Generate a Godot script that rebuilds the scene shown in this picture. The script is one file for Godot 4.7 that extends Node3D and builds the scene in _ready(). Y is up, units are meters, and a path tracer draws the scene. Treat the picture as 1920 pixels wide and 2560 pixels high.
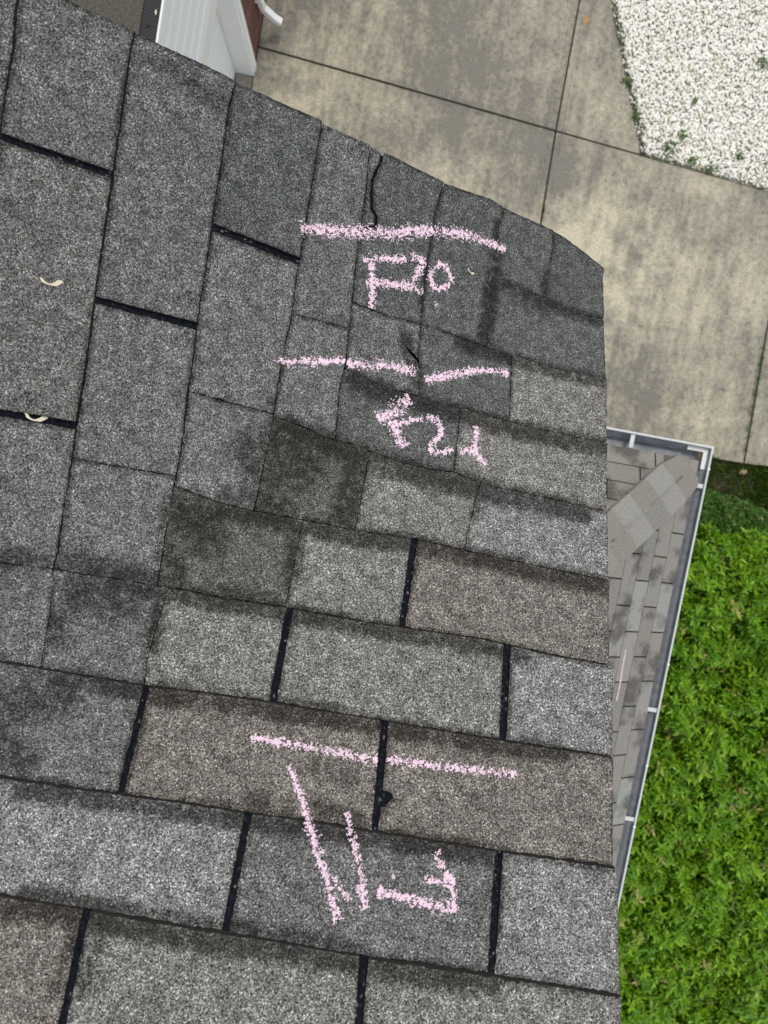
extends Node3D
# A look straight down from a shingled roof: woven valley in front, a lower roof with a gutter, driveway, gravel and hedge below.
# World: y up, metres, ground at y = 0. The valley's low corner stands at (0, CORNER, 0); left slope rises towards -x, right slope towards +z.
const CORNER := 7.5255
const PITCH := 0.6103
const VALLEY := 0.11
const COURSE := 0.1084

const TABS := [ # plane (0 left slope, 1 right slope), outline on the roof in tenths of a millimetre: x, z, x, z ...
	[0, [-1042,18,-711,72,-338,192,91,399,85,657,111,1461,-273,1499,-536,1479,-1054,1358,-1053,1336,-1042,704,-1021,313]],
	[0, [-2132,18,-1332,17,-1042,18,-1021,313,-1042,704,-1053,1336,-1067,1355,-1577,1292,-2061,1226,-2099,1230,-2115,980,-2153,548,-2120,198,-2125,18]],
	[0, [-3241,85,-2410,-2,-2141,18,-2132,18,-2125,18,-2120,198,-2153,548,-2115,980,-2087,1429,-2057,1945,-2022,2498,-2023,2509,-2708,2425,-3182,2414,-3197,2414,-3211,2409,-3259,1993,-3286,1397,-3288,982,-3300,554]],
	[0, [-4294,66,-4034,63,-3241,85,-3300,554,-3288,982,-3286,1397,-3259,1993,-3211,2409,-3203,2415,-3813,2445,-4349,2407,-4391,1847,-4409,1501,-4409,1286,-4235,1198,-4200,1178,-4188,1174,-4195,1027,-4281,945,-4324,741,-4347,511,-4269,201,-4274,69]],
	[0, [-4482,69,-4347,90,-4335,85,-4310,85,-4305,217,-4382,527,-4359,756,-4316,959,-4231,1042,-4224,1188,-4242,1195,-4405,1278,-4410,1274,-4427,766,-4472,239,-4479,61]],
	[0, [-5185,80,-5182,86,-4522,63,-4482,69,-4479,61,-4472,239,-4427,766,-4409,1286,-4409,1501,-4391,1847,-4348,2411,-4317,2797,-4308,2813,-5161,2848,-5167,2843,-5187,2347,-5183,2062,-5185,1534,-5191,883,-5195,346,-5193,56]],
	[0, [-6340,83,-5801,74,-5200,48,-5193,56,-5195,346,-5191,883,-5185,1534,-5183,2015,-5193,2036,-6331,1987,-6336,1972,-6350,1394,-6356,961,-6371,466,-6341,78]],
	[0, [-7454,89,-7129,88,-6770,73,-6340,83,-6371,466,-6356,961,-6350,1394,-6335,1994,-6330,2526,-6326,3052,-6318,3337,-6322,3343,-7459,3359,-7459,3348,-7460,2898,-7467,2136,-7470,1822,-7476,1225,-7478,826,-7479,342,-7468,111,-7462,88]],
	[0, [-8525,63,-8148,82,-8032,97,-7752,87,-7459,89,-7462,88,-7468,111,-7479,342,-7478,826,-7476,1225,-7470,1807,-8540,1837,-8541,1819,-8542,1787,-8537,1076,-8531,851,-8554,460,-8527,43]],
	[0, [-8539,1909,-7477,1891,-7469,1898,-7467,2136,-7460,2898,-7459,3395,-7440,4388,-7439,4940,-7440,4961,-8204,4972,-8527,4971,-8514,4929,-8513,3510,-8540,1901]],
	[0, [-8527,5037,-8195,5048,-7453,5047,-7436,5056,-7426,5348,-7423,5738,-7423,6181,-7397,6660,-7391,6834,-7379,6837,-7971,6826,-8548,6776,-8521,6855,-8514,5408,-8514,5074]],
	[0, [-7462,3436,-6319,3436,-6315,3447,-6293,4040,-6297,4276,-6268,4790,-6255,5298,-6253,5435,-6269,5452,-6922,5445,-7420,5425,-7426,5409,-7426,5348,-7438,4971,-7440,4388,-7458,3425]],
	[0, [-7420,5425,-6922,5445,-6269,5452,-6253,5449,-6250,5589,-6230,6291,-6169,6890,-6166,6906,-6654,6882,-7080,6872,-7378,6837,-7391,6828,-7397,6660,-7423,6181,-7423,5738,-7426,5436]],
	[0, [-6332,2080,-5193,2136,-5184,2159,-5187,2347,-5161,2985,-5183,3332,-5183,3841,-5166,4336,-5175,4350,-5741,4313,-6282,4277,-6297,4264,-6293,4040,-6317,3380,-6326,3052,-6330,2526,-6334,2091]],
	[0, [-6282,4277,-5741,4313,-5175,4350,-5165,4359,-5163,4827,-5170,5227,-5164,5752,-5163,5762,-5646,5722,-5928,5660,-6246,5590,-6250,5583,-6255,5298,-6268,4790,-6296,4292]],
	[0, [-5161,2848,-4308,2813,-4316,2827,-4282,3355,-4308,3736,-4222,4548,-4221,4554,-4365,4538,-4707,4445,-5153,4383,-5165,4371,-5165,4341,-5183,3841,-5183,3332,-5161,2985,-5166,2855]],
	[0, [-4347,2407,-3813,2445,-3203,2415,-3210,2422,-3170,2963,-3154,3012,-3265,2932,-3406,2834,-3469,2785,-3289,2952,-3147,3066,-3119,3114,-3117,3121,-3060,3581,-3058,3604,-3567,3577,-3951,3503,-4257,3445,-4286,3416,-4282,3355,-4317,2797]],
	[0, [-9616,10,-8532,63,-8527,43,-8554,460,-8531,851,-8537,1076,-8542,1787,-8513,3510,-8514,5408,-8521,6855,-8455,7905,-9008,7833,-9595,5189,-9636,2215]],
	[1, [-2077,1224,-1577,1292,-1067,1355,-536,1479,-273,1499,111,1461,135,2266,152,2622,151,2630,-764,2637,-1561,2558,-2014,2511,-2022,2497,-2057,1945,-2087,1429,-2097,1251]],
	[1, [-3195,2414,-3182,2414,-2708,2425,-2014,2511,-1561,2558,-1553,2563,-1508,3734,-2223,3666,-2675,3653,-3043,3605,-3056,3604,-3060,3581,-3117,3121,-3170,2963,-3209,2435]],
	[1, [-1539,2560,-764,2637,152,2630,152,2637,147,3771,137,3786,-509,3777,-1495,3741,-1508,3734,-1553,2563]],
	[1, [-4257,3445,-3951,3503,-3567,3577,-3043,3605,-2675,3653,-2344,3662,-2337,3668,-2342,3812,-2340,4707,-2737,4734,-3216,4701,-3545,4648,-3905,4557,-4221,4554,-4222,4548,-4308,3736,-4289,3458]],
	[1, [-2324,3663,-2223,3666,-1508,3740,-509,3777,140,3786,146,3791,118,4880,117,4892,-1269,4823,-1672,4825,-1962,4783,-2327,4713,-2340,4707,-2342,3812,-2337,3668]],
	[1, [-5158,4382,-4707,4445,-4365,4538,-4221,4554,-3905,4557,-3686,4612,-3687,4623,-3681,4841,-3692,5658,-3696,5800,-3755,5799,-4620,5777,-5156,5762,-5164,5740,-5170,5227,-5163,4827,-5165,4394]],
	[1, [-3670,4616,-3545,4648,-3216,4701,-2737,4734,-2333,4712,-1962,4783,-1924,4789,-1910,4793,-1934,4896,-2043,5568,-2063,5810,-2819,5775,-3685,5797,-3696,5800,-3692,5658,-3681,4841,-3687,4623]],
	[1, [-1898,4793,-1672,4825,-1269,4823,117,4892,128,5873,128,5878,133,5883,-822,5862,-1947,5819,-2051,5814,-2063,5810,-2043,5568,-1934,4896,-1910,4793]],
	[1, [-6244,5590,-5928,5660,-5646,5722,-5156,5762,-4620,5777,-4462,5781,-4458,5801,-4458,5885,-4455,6750,-4457,6932,-4479,6935,-5281,6944,-6149,6907,-6160,6907,-6170,6884,-6230,6291,-6250,5599]],
	[1, [-4444,5782,-3755,5799,-2867,5776,-2866,5783,-2885,6928,-2884,6943,-3369,6950,-4446,6936,-4457,6932,-4455,6750,-4458,5885,-4458,5801]],
	[1, [-2775,5790,-2776,5777,-1947,5819,-822,5862,128,5883,128,5889,109,6954,118,6962,109,6979,-791,6970,-1738,6919,-2805,6941]],
	[1, [-8637,6768,-7971,6826,-7383,6837,-7390,6849,-7310,7575,-7257,8009,-7252,8026,-7731,7995,-8697,7858]],
	[1, [-7373,6838,-7080,6872,-6654,6882,-6149,6907,-6022,6913,-6017,6914,-6020,7030,-6038,7748,-5989,8055,-5988,8059,-6486,8049,-7242,8026,-7260,7991,-7310,7575,-7390,6853]],
	[1, [-6007,6914,-5281,6944,-4479,6935,-4440,6936,-4410,8012,-4408,8024,-5299,8038,-5977,8059,-5989,8055,-6038,7748,-6020,7030,-6017,6914]],
	[1, [-4346,6937,-3369,6950,-2844,6942,-1738,6919,-1413,6937,-1392,8024,-1392,8041,-2947,8032,-4324,8024]],
	[1, [-1318,6942,-791,6970,109,6979,132,6977,149,6993,127,8028,-1305,8040]],
	[1, [-8697,7858,-7731,7995,-7247,8026,-6486,8049,-5987,8059,-5935,9135,-5932,9148,-5945,9148,-6577,9161,-7300,9144,-8578,9081]],
	[1, [-5902,8057,-5299,8038,-4366,8024,-2958,8032,-2902,9131,-2901,9145,-3652,9139,-4402,9152,-4974,9143,-5865,9148]],
	[1, [-2867,8033,-1386,8041,127,8032,127,8037,104,9119,112,9131,108,9140,-1340,9151,-2826,9145,-2828,8914,-2775,8908,-2752,8862,-2694,8811,-2726,8767,-2830,8748]],
	[1, [-8578,9081,-7300,9144,-6577,9161,-5945,9148,-4974,9143,-4427,9152,-4410,10188,-4408,10202,-5904,10172,-6867,10150,-8378,10073]],
	[1, [-4344,9151,-3652,9139,-2861,9145,-1380,9151,-1390,10224,-1391,10237,-2578,10239,-2838,10236,-4333,10203]],
	[1, [-1289,9150,118,9140,125,9150,138,9168,153,10250,152,10256,-1315,10237]],
	[1, [-8378,10073,-6867,10150,-5936,10171,-5842,11190,-5847,11169,-6423,11152,-8059,11058]],
	[1, [-5855,10173,-4361,10203,-2853,10236,-2775,11256,-2774,11263,-4359,11213,-5780,11171]],
	[1, [-2764,10237,-2578,10239,-1352,10237,158,10256,153,10260,154,10510,148,11336,140,11341,-2246,11280,-2706,11265]],
]
const RAKE_LEFT := [-10700,8,-9616,10,-8525,63,-8148,82,-8032,97,-7752,87,-7454,89,-7129,88,-6770,73,-6340,83,-5801,74,-5200,48,-5182,86,-4522,63,-4347,90,-4294,66,-4034,63,-3241,85,-2410,-2,-2141,18,-1332,17,-1042,18,-711,72,-338,192,91,399]
const RAKE_RIGHT := [91,399,85,657,111,1461,135,2266,152,2630,147,3771,118,4880,128,5873,109,6954,149,6993,127,8028,104,9119,138,9168,153,10257,154,10510,148,11341]
const CHALK := {
	"line_F20": [[145, [-5243,1627,-4983,1536,-4642,1438,-4417,1350]], [152, [-4417,1350,-4049,1225,-3677,1068,-3323,910]], [137, [-3323,910,-2949,778,-2733,735,-2413,716]], [99, [-2413,716,-2153,710,-1935,708]]],
	"F20_F": [[84, [-4174,1712,-4102,1970,-4065,2211,-4037,2406]], [95, [-4288,1754,-4123,1637,-3874,1565,-3633,1484]], [109, [-4181,2067,-3977,1978,-3765,1938,-3536,1893]]],
	"F20_2": [[100, [-3570,1415,-3438,1380,-3344,1431,-3375,1561,-3442,1729,-3527,1864]], [94, [-3551,1885,-3411,1890,-3264,1928]]],
	"F20_0": [[84, [-3037,1348,-2900,1408,-2825,1532,-2854,1651,-2980,1761,-3127,1749,-3196,1645,-3187,1508,-3108,1393,-3037,1348]], [46, [-3052,1995,-2993,2038]]],
	"line_F21a": [[93, [-5198,3515,-5195,3598]], [98, [-5121,3567,-4876,3482,-4603,3415,-4293,3326]], [123, [-4262,3325,-4122,3333,-3941,3266,-3649,3211,-3389,3207,-3141,3230]]],
	"line_F21b": [[122, [-2985,3311,-2734,3200,-2477,3101,-2231,2991]], [92, [-2231,2991,-1924,2903,-1586,2882]]],
	"F21_F": [[192, [-3634,4106,-3497,4000,-3348,3830,-3171,3693]], [78, [-3340,4133,-3219,4070,-3105,4002,-2933,3968]], [135, [-3405,4087,-3296,4294,-3172,4478]]],
	"F21_2": [[85, [-2875,3910,-2756,3913,-2654,3987,-2600,4110,-2651,4225,-2740,4346,-2766,4454]], [82, [-2752,4464,-2619,4446,-2383,4358]]],
	"F21_1": [[86, [-2051,3919,-2043,4078,-2046,4270]], [102, [-2046,4270,-1976,4399,-1855,4525]], [82, [-2279,4358,-2177,4339,-2043,4308]]],
	"line_V": [[71, [-4552,8404,-4288,8412,-3983,8419,-3457,8435,-2944,8445]], [66, [-2828,8430,-2500,8422,-2143,8418,-1724,8399,-1160,8366]]],
	"V_a": [[65, [-4034,8639,-3868,8843,-3714,9101]], [90, [-3710,9120,-3506,9377,-3331,9675]], [77, [-3331,9675,-3240,9830,-3148,9992]]],
	"V_b": [[62, [-3228,9012,-3173,9125,-3108,9242]], [78, [-3108,9242,-2986,9494,-2869,9842]], [39, [-3296,9590,-3180,9701,-3033,9790]]],
	"V_c": [[77, [-2746,9675,-2458,9693,-2112,9726,-1801,9727]], [83, [-1833,9738,-1877,9544,-1969,9412]], [65, [-1991,9389,-2047,9322,-2115,9244]], [67, [-2213,9523,-2041,9508,-1851,9472]], [32, [-2593,9522,-2564,9522]]],
}
const STAINS := [ # dirt and granule loss: width, strength, x, z ... in tenths of a millimetre
	[378, 95, [-4081,3560,-3551,3667,-3032,3684,-2213,3767,-1442,3823,-508,3852,118,3837]],
	[408, 95, [-5063,4470,-4349,4622,-3531,4733,-2726,4825,-1954,4875,-1072,4918,-302,4970]],
	[313, 94, [-5574,5824,-4606,5842,-3744,5864,-2810,5841,-1821,5888,-820,5933,4,5958]],
	[255, 94, [-6638,6962,-5267,6996,-4467,6983,-3361,6998,-2298,6991,-1162,7013]],
	[242, 91, [-7011,8096,-5968,8118,-4350,8091,-2938,8087,-1383,8092,-573,8083]],
	[234, 91, [-7004,9203,-5923,9210,-4390,9200,-2853,9190,-1338,9185]],
	[236, 94, [-6757,10205,-5882,10229,-4343,10266,-2829,10291,-1349,10288]],
	[176, 72, [-6626,10108,-5569,10130,-4230,10139,-2863,10170]],
	[126, 46, [-5544,9139,-4509,9092,-3344,9099]],
	[147, 52, [-5820,7988,-4598,7984,-3246,7975]],
	[315, 84, [-2484,2516,-1701,2611,-762,2689,51,2673]],
	[315, 78, [-2007,1258,-1595,1335,-1062,1409,-404,1513,-20,1507]],
	[448, 52, [-1501,1436,-1023,1502]],
	[346, 91, [-2099,860,-2072,1424,-2070,2007,-2095,2382]],
	[177, 78, [-2190,331,-2140,733]],
	[153, 72, [-3278,1553,-3264,2082]],
	[330, 72, [-3437,2736,-3250,3023,-3165,3208]],
	[300, 65, [-3207,3286,-3088,3396]],
	[225, 52, [-1063,727,-1079,1240]],
	[1046, 75, [-4999,4820,-4729,5011]],
	[504, 82, [-3803,4782,-3838,5275,-3892,5634]],
	[404, 68, [-5310,5525,-4711,5655]],
	[763, 68, [-5326,4883,-5128,5320]],
	[833, 75, [-6018,5976,-5727,6097]],
	[373, 75, [-6158,6484,-5979,6771]],
	[324, 68, [-4528,5964,-4456,6544]],
	[298, 52, [-5310,6877,-4656,6881]],
	[704, 75, [-6996,7055,-6598,7107]],
	[293, 68, [-6096,7090,-6027,7654]],
	[292, 60, [-7249,7332,-7188,7708]],
	[754, 60, [-7486,8454,-7251,8342,-6920,8217]],
	[438, 60, [-7331,8849,-7095,8981]],
	[360, 60, [-7866,6741,-7499,6753]],
	[368, 82, [-7205,6721,-6676,6813,-6215,6855]],
	[336, 58, [-5616,5632,-5279,5663]],
	[349, 52, [-6818,382,-6529,440]],
	[249, 39, [-7438,339,-7102,279,-6835,262]],
	[261, 46, [-5260,5225,-5239,4747,-5223,4204]],
	[111, 65, [-7496,371,-7502,962,-7484,1744]],
	[106, 58, [-6360,540,-6350,1394,-6335,1928]],
	[96, 52, [-6329,3462,-6305,4289]],
	[102, 52, [-7472,3450,-7448,4932]],
	[162, 65, [-4020,4945,-3772,4962,-3159,4914]],
	[362, 58, [-1650,4865,-1262,4951]],
	[237, 58, [-1937,4853,-1961,5310]],
	[229, 68, [-3610,8992,-3060,9043]],
	[264, 52, [-4433,9014,-3935,9070]],
	[288, 38, [-3846,8583,-3226,8668]],
	[160, 58, [-4373,7039,-4353,7925]],
	[180, 52, [-2778,5903,-2829,6810]],
	[141, 58, [-5973,8355,-5941,9078]],
	[184, 52, [-6019,10856,-5953,10383]],
	[147, 52, [-5693,10389,-5738,10829]],
]
const CREASES := [
	[-2077,1224,-1066,1371,65,140],
	[-1066,1371,-327,1495,45,160],
	[-2151,596,-2015,2437,40,150],
	[-3291,1558,-3116,3128,35,130],
	[-4226,3455,-3093,3588,45,150],
	[-5133,4401,-4246,4553,50,160],
	[-4246,4553,-3187,4721,35,170],
	[-6218,5606,-5201,5764,45,160],
	[-7354,6850,-6174,6910,40,160],
	[-3425,2799,-3158,3083,60,90],
	[-2405,23,-2130,307,30,90],
	[-6333,127,-6333,1116,-25,200],
	[-3682,4760,-3699,5716,25,130],
]

var rng := RandomNumberGenerator.new()
var wob := FastNoiseLite.new()
var chalk_grain := FastNoiseLite.new()
var outlines: Array[PackedVector2Array] = []
var spans := []
var creases := [] # buckles in the woven shingles: ends, height, half width
var M := {}
var shingle_mats: Array[StandardMaterial3D] = []
var house: Node3D

func _ready() -> void:
	rng.seed = 20
	wob.seed = 3
	wob.frequency = 6.0
	chalk_grain.seed = 14
	chalk_grain.frequency = 130.0
	chalk_grain.fractal_octaves = 2
	camera_and_light()
	materials()
	ground()
	house = Node3D.new()
	house.name = "house"
	add_child(house)
	tag(house, "shingled house with white gutters, brick wall and white garage door", "house")
	upper_roof()
	lower_roof()
	garage()
	chalk()
	gravel()
	hedge()
	small_things()

# ---------------------------------------------------------------- camera, sky, sun
func camera_and_light() -> void:
	var cam := Camera3D.new()
	cam.name = "camera"
	add_child(cam)
	var at := CameraAttributesPhysical.new()
	at.frustum_focal_length = 16.342
	at.frustum_focus_distance = 1.22
	at.exposure_aperture = 4.6
	cam.attributes = at
	cam.fov = 72.577
	cam.near = 0.05
	cam.far = 300.0
	var right := Vector3(0.98343, 0.03955, -0.17692).normalized()
	var down := Vector3(0.17406, 0.06694, 0.98246).normalized()
	var fwd := Vector3(0.05070, -0.99697, 0.05894).normalized()
	cam.transform = Transform3D(Basis(right, -down, -fwd).orthonormalized(), Vector3(-0.3844, CORNER + 1.3745, 0.4870))
	cam.current = true
	var env := Environment.new()
	env.background_mode = Environment.BG_SKY
	var sm := ProceduralSkyMaterial.new()
	sm.sky_top_color = Color(0.84, 0.86, 0.88)
	sm.sky_horizon_color = Color(0.86, 0.87, 0.88)
	sm.sky_curve = 0.3
	sm.ground_bottom_color = Color(0.35, 0.36, 0.33)
	sm.ground_horizon_color = Color(0.6, 0.62, 0.62)
	sm.sun_angle_max = 1.0
	var sky := Sky.new()
	sky.sky_material = sm
	env.sky = sky
	env.tonemap_mode = Environment.TONE_MAPPER_LINEAR
	env.tonemap_exposure = 1.2
	env.sdfgi_enabled = true
	env.ssao_enabled = true
	env.ssil_enabled = true
	var we := WorldEnvironment.new()
	we.name = "world_environment"
	we.environment = env
	add_child(we)
	var sun := DirectionalLight3D.new()
	sun.name = "sun"
	sun.light_color = Color(1.0, 0.97, 0.92)
	sun.light_energy = 0.5
	sun.light_angular_distance = 14.0
	sun.shadow_enabled = true
	add_child(sun)
	sun.look_at_from_position(Vector3(0.8, 8.0, -4.6), Vector3.ZERO, Vector3.UP)

# ---------------------------------------------------------------- helpers
func tag(o: Node, label: String, category: String, group := "", kind := "") -> void:
	if label: o.set_meta("label", label)
	if category: o.set_meta("category", category)
	if group: o.set_meta("group", group)
	if kind: o.set_meta("kind", kind)

func put(mesh: Mesh, called: String, parent: Node, m = null) -> MeshInstance3D:
	var o := MeshInstance3D.new()
	o.name = called
	o.mesh = mesh
	if m != null: o.material_override = m
	parent.add_child(o, true)
	return o

func lin(r: float, g: float, b: float) -> Color:
	return Color(r, g, b).linear_to_srgb()

func plain(r: float, g: float, b: float, rough := 0.85, spec := 0.4) -> StandardMaterial3D:
	var m := StandardMaterial3D.new()
	m.albedo_color = lin(r, g, b)
	m.roughness = rough
	m.metallic_specular = spec
	return m

func noise_bytes(w: int, h: int, freq: float, sd: int, octaves := 4, kind := FastNoiseLite.TYPE_SIMPLEX_SMOOTH, ret := -1) -> PackedByteArray:
	var n := FastNoiseLite.new()
	n.noise_type = kind
	n.seed = sd
	n.frequency = freq
	n.fractal_type = FastNoiseLite.FRACTAL_FBM if octaves > 1 else FastNoiseLite.FRACTAL_NONE
	n.fractal_octaves = octaves
	if ret >= 0:
		n.cellular_return_type = ret
		n.cellular_jitter = 1.0
	var im := n.get_image(w, h)
	im.convert(Image.FORMAT_L8)
	return im.get_data()

func ramp(stops: Array) -> PackedByteArray: # stops: [position 0..1, r, g, b linear]; 256 sRGB triples
	var t := PackedByteArray()
	for i in 256:
		var p := i / 255.0
		var c := Color(stops[-1][1], stops[-1][2], stops[-1][3])
		for k in stops.size() - 1:
			if p <= stops[k + 1][0]:
				var f: float = clampf((p - stops[k][0]) / maxf(1e-4, stops[k + 1][0] - stops[k][0]), 0, 1)
				c = Color(stops[k][1], stops[k][2], stops[k][3]).lerp(Color(stops[k + 1][1], stops[k + 1][2], stops[k + 1][3]), f)
				break
		c = c.linear_to_srgb()
		t.append_array(PackedByteArray([int(clampf(c.r, 0, 1) * 255), int(clampf(c.g, 0, 1) * 255), int(clampf(c.b, 0, 1) * 255)]))
	return t

func granule_images(size: int, cell: float, sd: int, stops: Array) -> Array: # [colour, normal]
	var val := noise_bytes(size, size, 1.0 / cell, sd, 1, FastNoiseLite.TYPE_CELLULAR, FastNoiseLite.RETURN_CELL_VALUE)
	var dist := noise_bytes(size, size, 1.0 / cell, sd, 1, FastNoiseLite.TYPE_CELLULAR, FastNoiseLite.RETURN_DISTANCE)
	var lut := ramp(stops)
	var blot := noise_bytes(size, size, 0.012, sd + 1, 4)
	var px := PackedByteArray()
	px.resize(size * size * 3)
	var hb := PackedByteArray()
	hb.resize(size * size)
	for i in size * size:
		var v := val[i]
		var d := dist[i]
		var k := ((256 - (maxi(d - 90, 0) * 4) / 6) * (208 + blot[i] * 3 / 8)) >> 8
		px[3 * i] = mini(255, (lut[3 * v] * k) >> 8)
		px[3 * i + 1] = mini(255, (lut[3 * v + 1] * k) >> 8)
		px[3 * i + 2] = mini(255, (lut[3 * v + 2] * k) >> 8)
		hb[i] = clampi(200 - d + (v >> 2), 0, 255)
	var im := Image.create_from_data(size, size, false, Image.FORMAT_RGB8, px)
	var nm := Image.create_from_data(size, size, false, Image.FORMAT_L8, hb)
	nm.convert(Image.FORMAT_RGBA8)
	nm.bump_map_to_normal_map(3.0)
	return [ImageTexture.create_from_image(im), ImageTexture.create_from_image(nm)]

func dirt_image() -> ImageTexture: # over the roof: x -1.20 .. 0.04, z -0.04 .. 1.20
	var n := 512
	var a := PackedFloat32Array()
	a.resize(n * n)
	var strokes := STAINS.duplicate()
	for t in TABS: # dirt that has settled along every joint
		var ring: Array = t[1].duplicate()
		ring.append(ring[0])
		ring.append(ring[1])
		strokes.append([95, 56, ring])
	for s in strokes:
		var w: float = s[0] / 10000.0 * 0.5 / 1.24 * n
		var power: float = s[1] / 100.0
		var pts: Array = s[2]
		for k in range(0, pts.size() - 2, 2):
			var p := Vector2((pts[k] / 10000.0 + 1.2) / 1.24, (pts[k + 1] / 10000.0 + 0.04) / 1.24) * n
			var q := Vector2((pts[k + 2] / 10000.0 + 1.2) / 1.24, (pts[k + 3] / 10000.0 + 0.04) / 1.24) * n
			var steps := int(p.distance_to(q) / maxf(1.0, w * 0.4)) + 1
			for j in steps + 1:
				var c := p.lerp(q, float(j) / steps)
				for y in range(int(c.y - w * 1.6), int(c.y + w * 1.6) + 1):
					for x in range(int(c.x - w * 1.6), int(c.x + w * 1.6) + 1):
						if x < 0 or y < 0 or x >= n or y >= n: continue
						var v := power * (1.0 - smoothstep(w * 0.15, w * 1.6, c.distance_to(Vector2(x, y))))
						if v > a[y * n + x]: a[y * n + x] = v
	var size := 1024
	var big := noise_bytes(size, size, 0.012, 51, 4)
	var mid := noise_bytes(size, size, 0.075, 53, 3)
	var fine := noise_bytes(size, size, 0.45, 52, 1)
	var px := PackedByteArray()
	px.resize(size * size * 4)
	for y in size:
		for x in size:
			var i := y * size + x
			var v := a[(y >> 1) * n + (x >> 1)]
			var b := big[i] / 255.0
			var g := fine[i] / 255.0
			# blotchy outline from the coarse noise, grain from the fine one; a thin film everywhere
			var pr := v * (0.15 + 0.7 * b + 1.35 * mid[i] / 255.0)
			var al := smoothstep(0.05, 1.10, pr * (0.6 + 0.8 * g)) * 0.97 + maxf(0.0, b - 0.55) * 0.45
			al = clampf(al * (0.6 + 0.8 * g), 0.0, 0.97)
			px[4 * i] = 112
			px[4 * i + 1] = 110
			px[4 * i + 2] = 106
			px[4 * i + 3] = int(al * 255)
	return ImageTexture.create_from_image(Image.create_from_data(size, size, false, Image.FORMAT_RGBA8, px))

func concrete_image() -> ImageTexture: # over x -3.2 .. 6.8, z -9 .. 1
	var size := 1024
	var big := noise_bytes(size, size, 0.0045, 11, 3)
	var mid := noise_bytes(size, size, 0.03, 12, 4)
	var fine := noise_bytes(size, size, 0.33, 13, 2)
	var spots := noise_bytes(size, size, 0.11, 14, 2)
	var sim := Image.create_from_data(size, 128, false, Image.FORMAT_L8, noise_bytes(size, 128, 0.06, 15, 4))
	sim.resize(size, size, Image.INTERPOLATE_BILINEAR) # broom streaks that run along the driveway
	var streak := sim.get_data()
	var px := PackedByteArray()
	px.resize(size * size * 3)
	var grey := Vector3(0.195, 0.183, 0.158)
	var cream := Vector3(0.52, 0.47, 0.36)
	for y in size:
		for x in size:
			var i := y * size + x
			var b := big[i] / 255.0
			var m := mid[i] / 255.0
			var f := fine[i] / 255.0
			var wx := -3.2 + x * 10.0 / size
			var wz := -9.0 + y * 10.0 / size
			# bright halo along the roof edge painted in as cream patches: beside the wall and round (2.3, -2.5)
			var halo := 0.0
			halo = maxf(halo, 1.5 - Vector2((wx - 2.25) / 0.85, (wz + 2.45) / 0.8).length())
			halo = maxf(halo, 0.8 - Vector2((wx + 1.9) / 1.1, (wz + 3.5) / 1.3).length())
			halo = maxf(halo, 0.75 - Vector2((wx + 1.0) / 1.0, (wz + 5.3) / 0.8).length())
			halo = maxf(halo, 0.6 - Vector2((wx - 3.9) / 1.2, (wz + 0.9) / 0.7).length())
			var t := clampf((b - 0.5) * 0.95 + (m - 0.5) * 0.45 + (spots[i] / 255.0 - 0.5) * 0.45 + 0.24 + (streak[i] / 255.0 - 0.5) * 0.5 + clampf(halo, 0, 1) * (0.30 + 0.75 * m), 0.0, 1.0)
			var c := grey.lerp(cream, t) * (0.66 + 0.68 * f)
			if spots[i] < 46: c *= 0.78
			var near := minf(absf(wz - (-4.306 + (wx + 2.463) * 0.0684)), absf(wx - (1.336 + (wz + 4.03) * 0.02)))
			if near < 0.16 and m * 0.6 + f * 0.4 > 0.35 + near * 3.0: c *= 0.86
			# trowelled borders beside the cross joint
			var off := absf(wx - (1.336 + (wz + 4.03) * 0.02))
			if (absf(off - 0.075) < 0.008 or absf(off - 0.125) < 0.006) and m > 0.42 and wz > -6.5 and wz < -3.2: c *= 0.80
			var s := Color(c.x, c.y, c.z).linear_to_srgb()
			px[3 * i] = int(clampf(s.r, 0, 1) * 255)
			px[3 * i + 1] = int(clampf(s.g, 0, 1) * 255)
			px[3 * i + 2] = int(clampf(s.b, 0, 1) * 255)
	return ImageTexture.create_from_image(Image.create_from_data(size, size, false, Image.FORMAT_RGB8, px))

func mottled(stops: Array, freq: float, sd: int, per_metre: float, rough := 0.9) -> StandardMaterial3D:
	var by := noise_bytes(512, 512, freq, sd, 5)
	var lut := ramp(stops)
	var px := PackedByteArray()
	px.resize(512 * 512 * 3)
	for i in 512 * 512:
		var v := by[i] * 3
		px[3 * i] = lut[v]
		px[3 * i + 1] = lut[v + 1]
		px[3 * i + 2] = lut[v + 2]
	var m := StandardMaterial3D.new()
	m.albedo_texture = ImageTexture.create_from_image(Image.create_from_data(512, 512, false, Image.FORMAT_RGB8, px))
	m.uv1_triplanar = true
	m.uv1_world_triplanar = true
	m.uv1_scale = Vector3.ONE * per_metre
	m.roughness = rough
	return m

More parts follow.
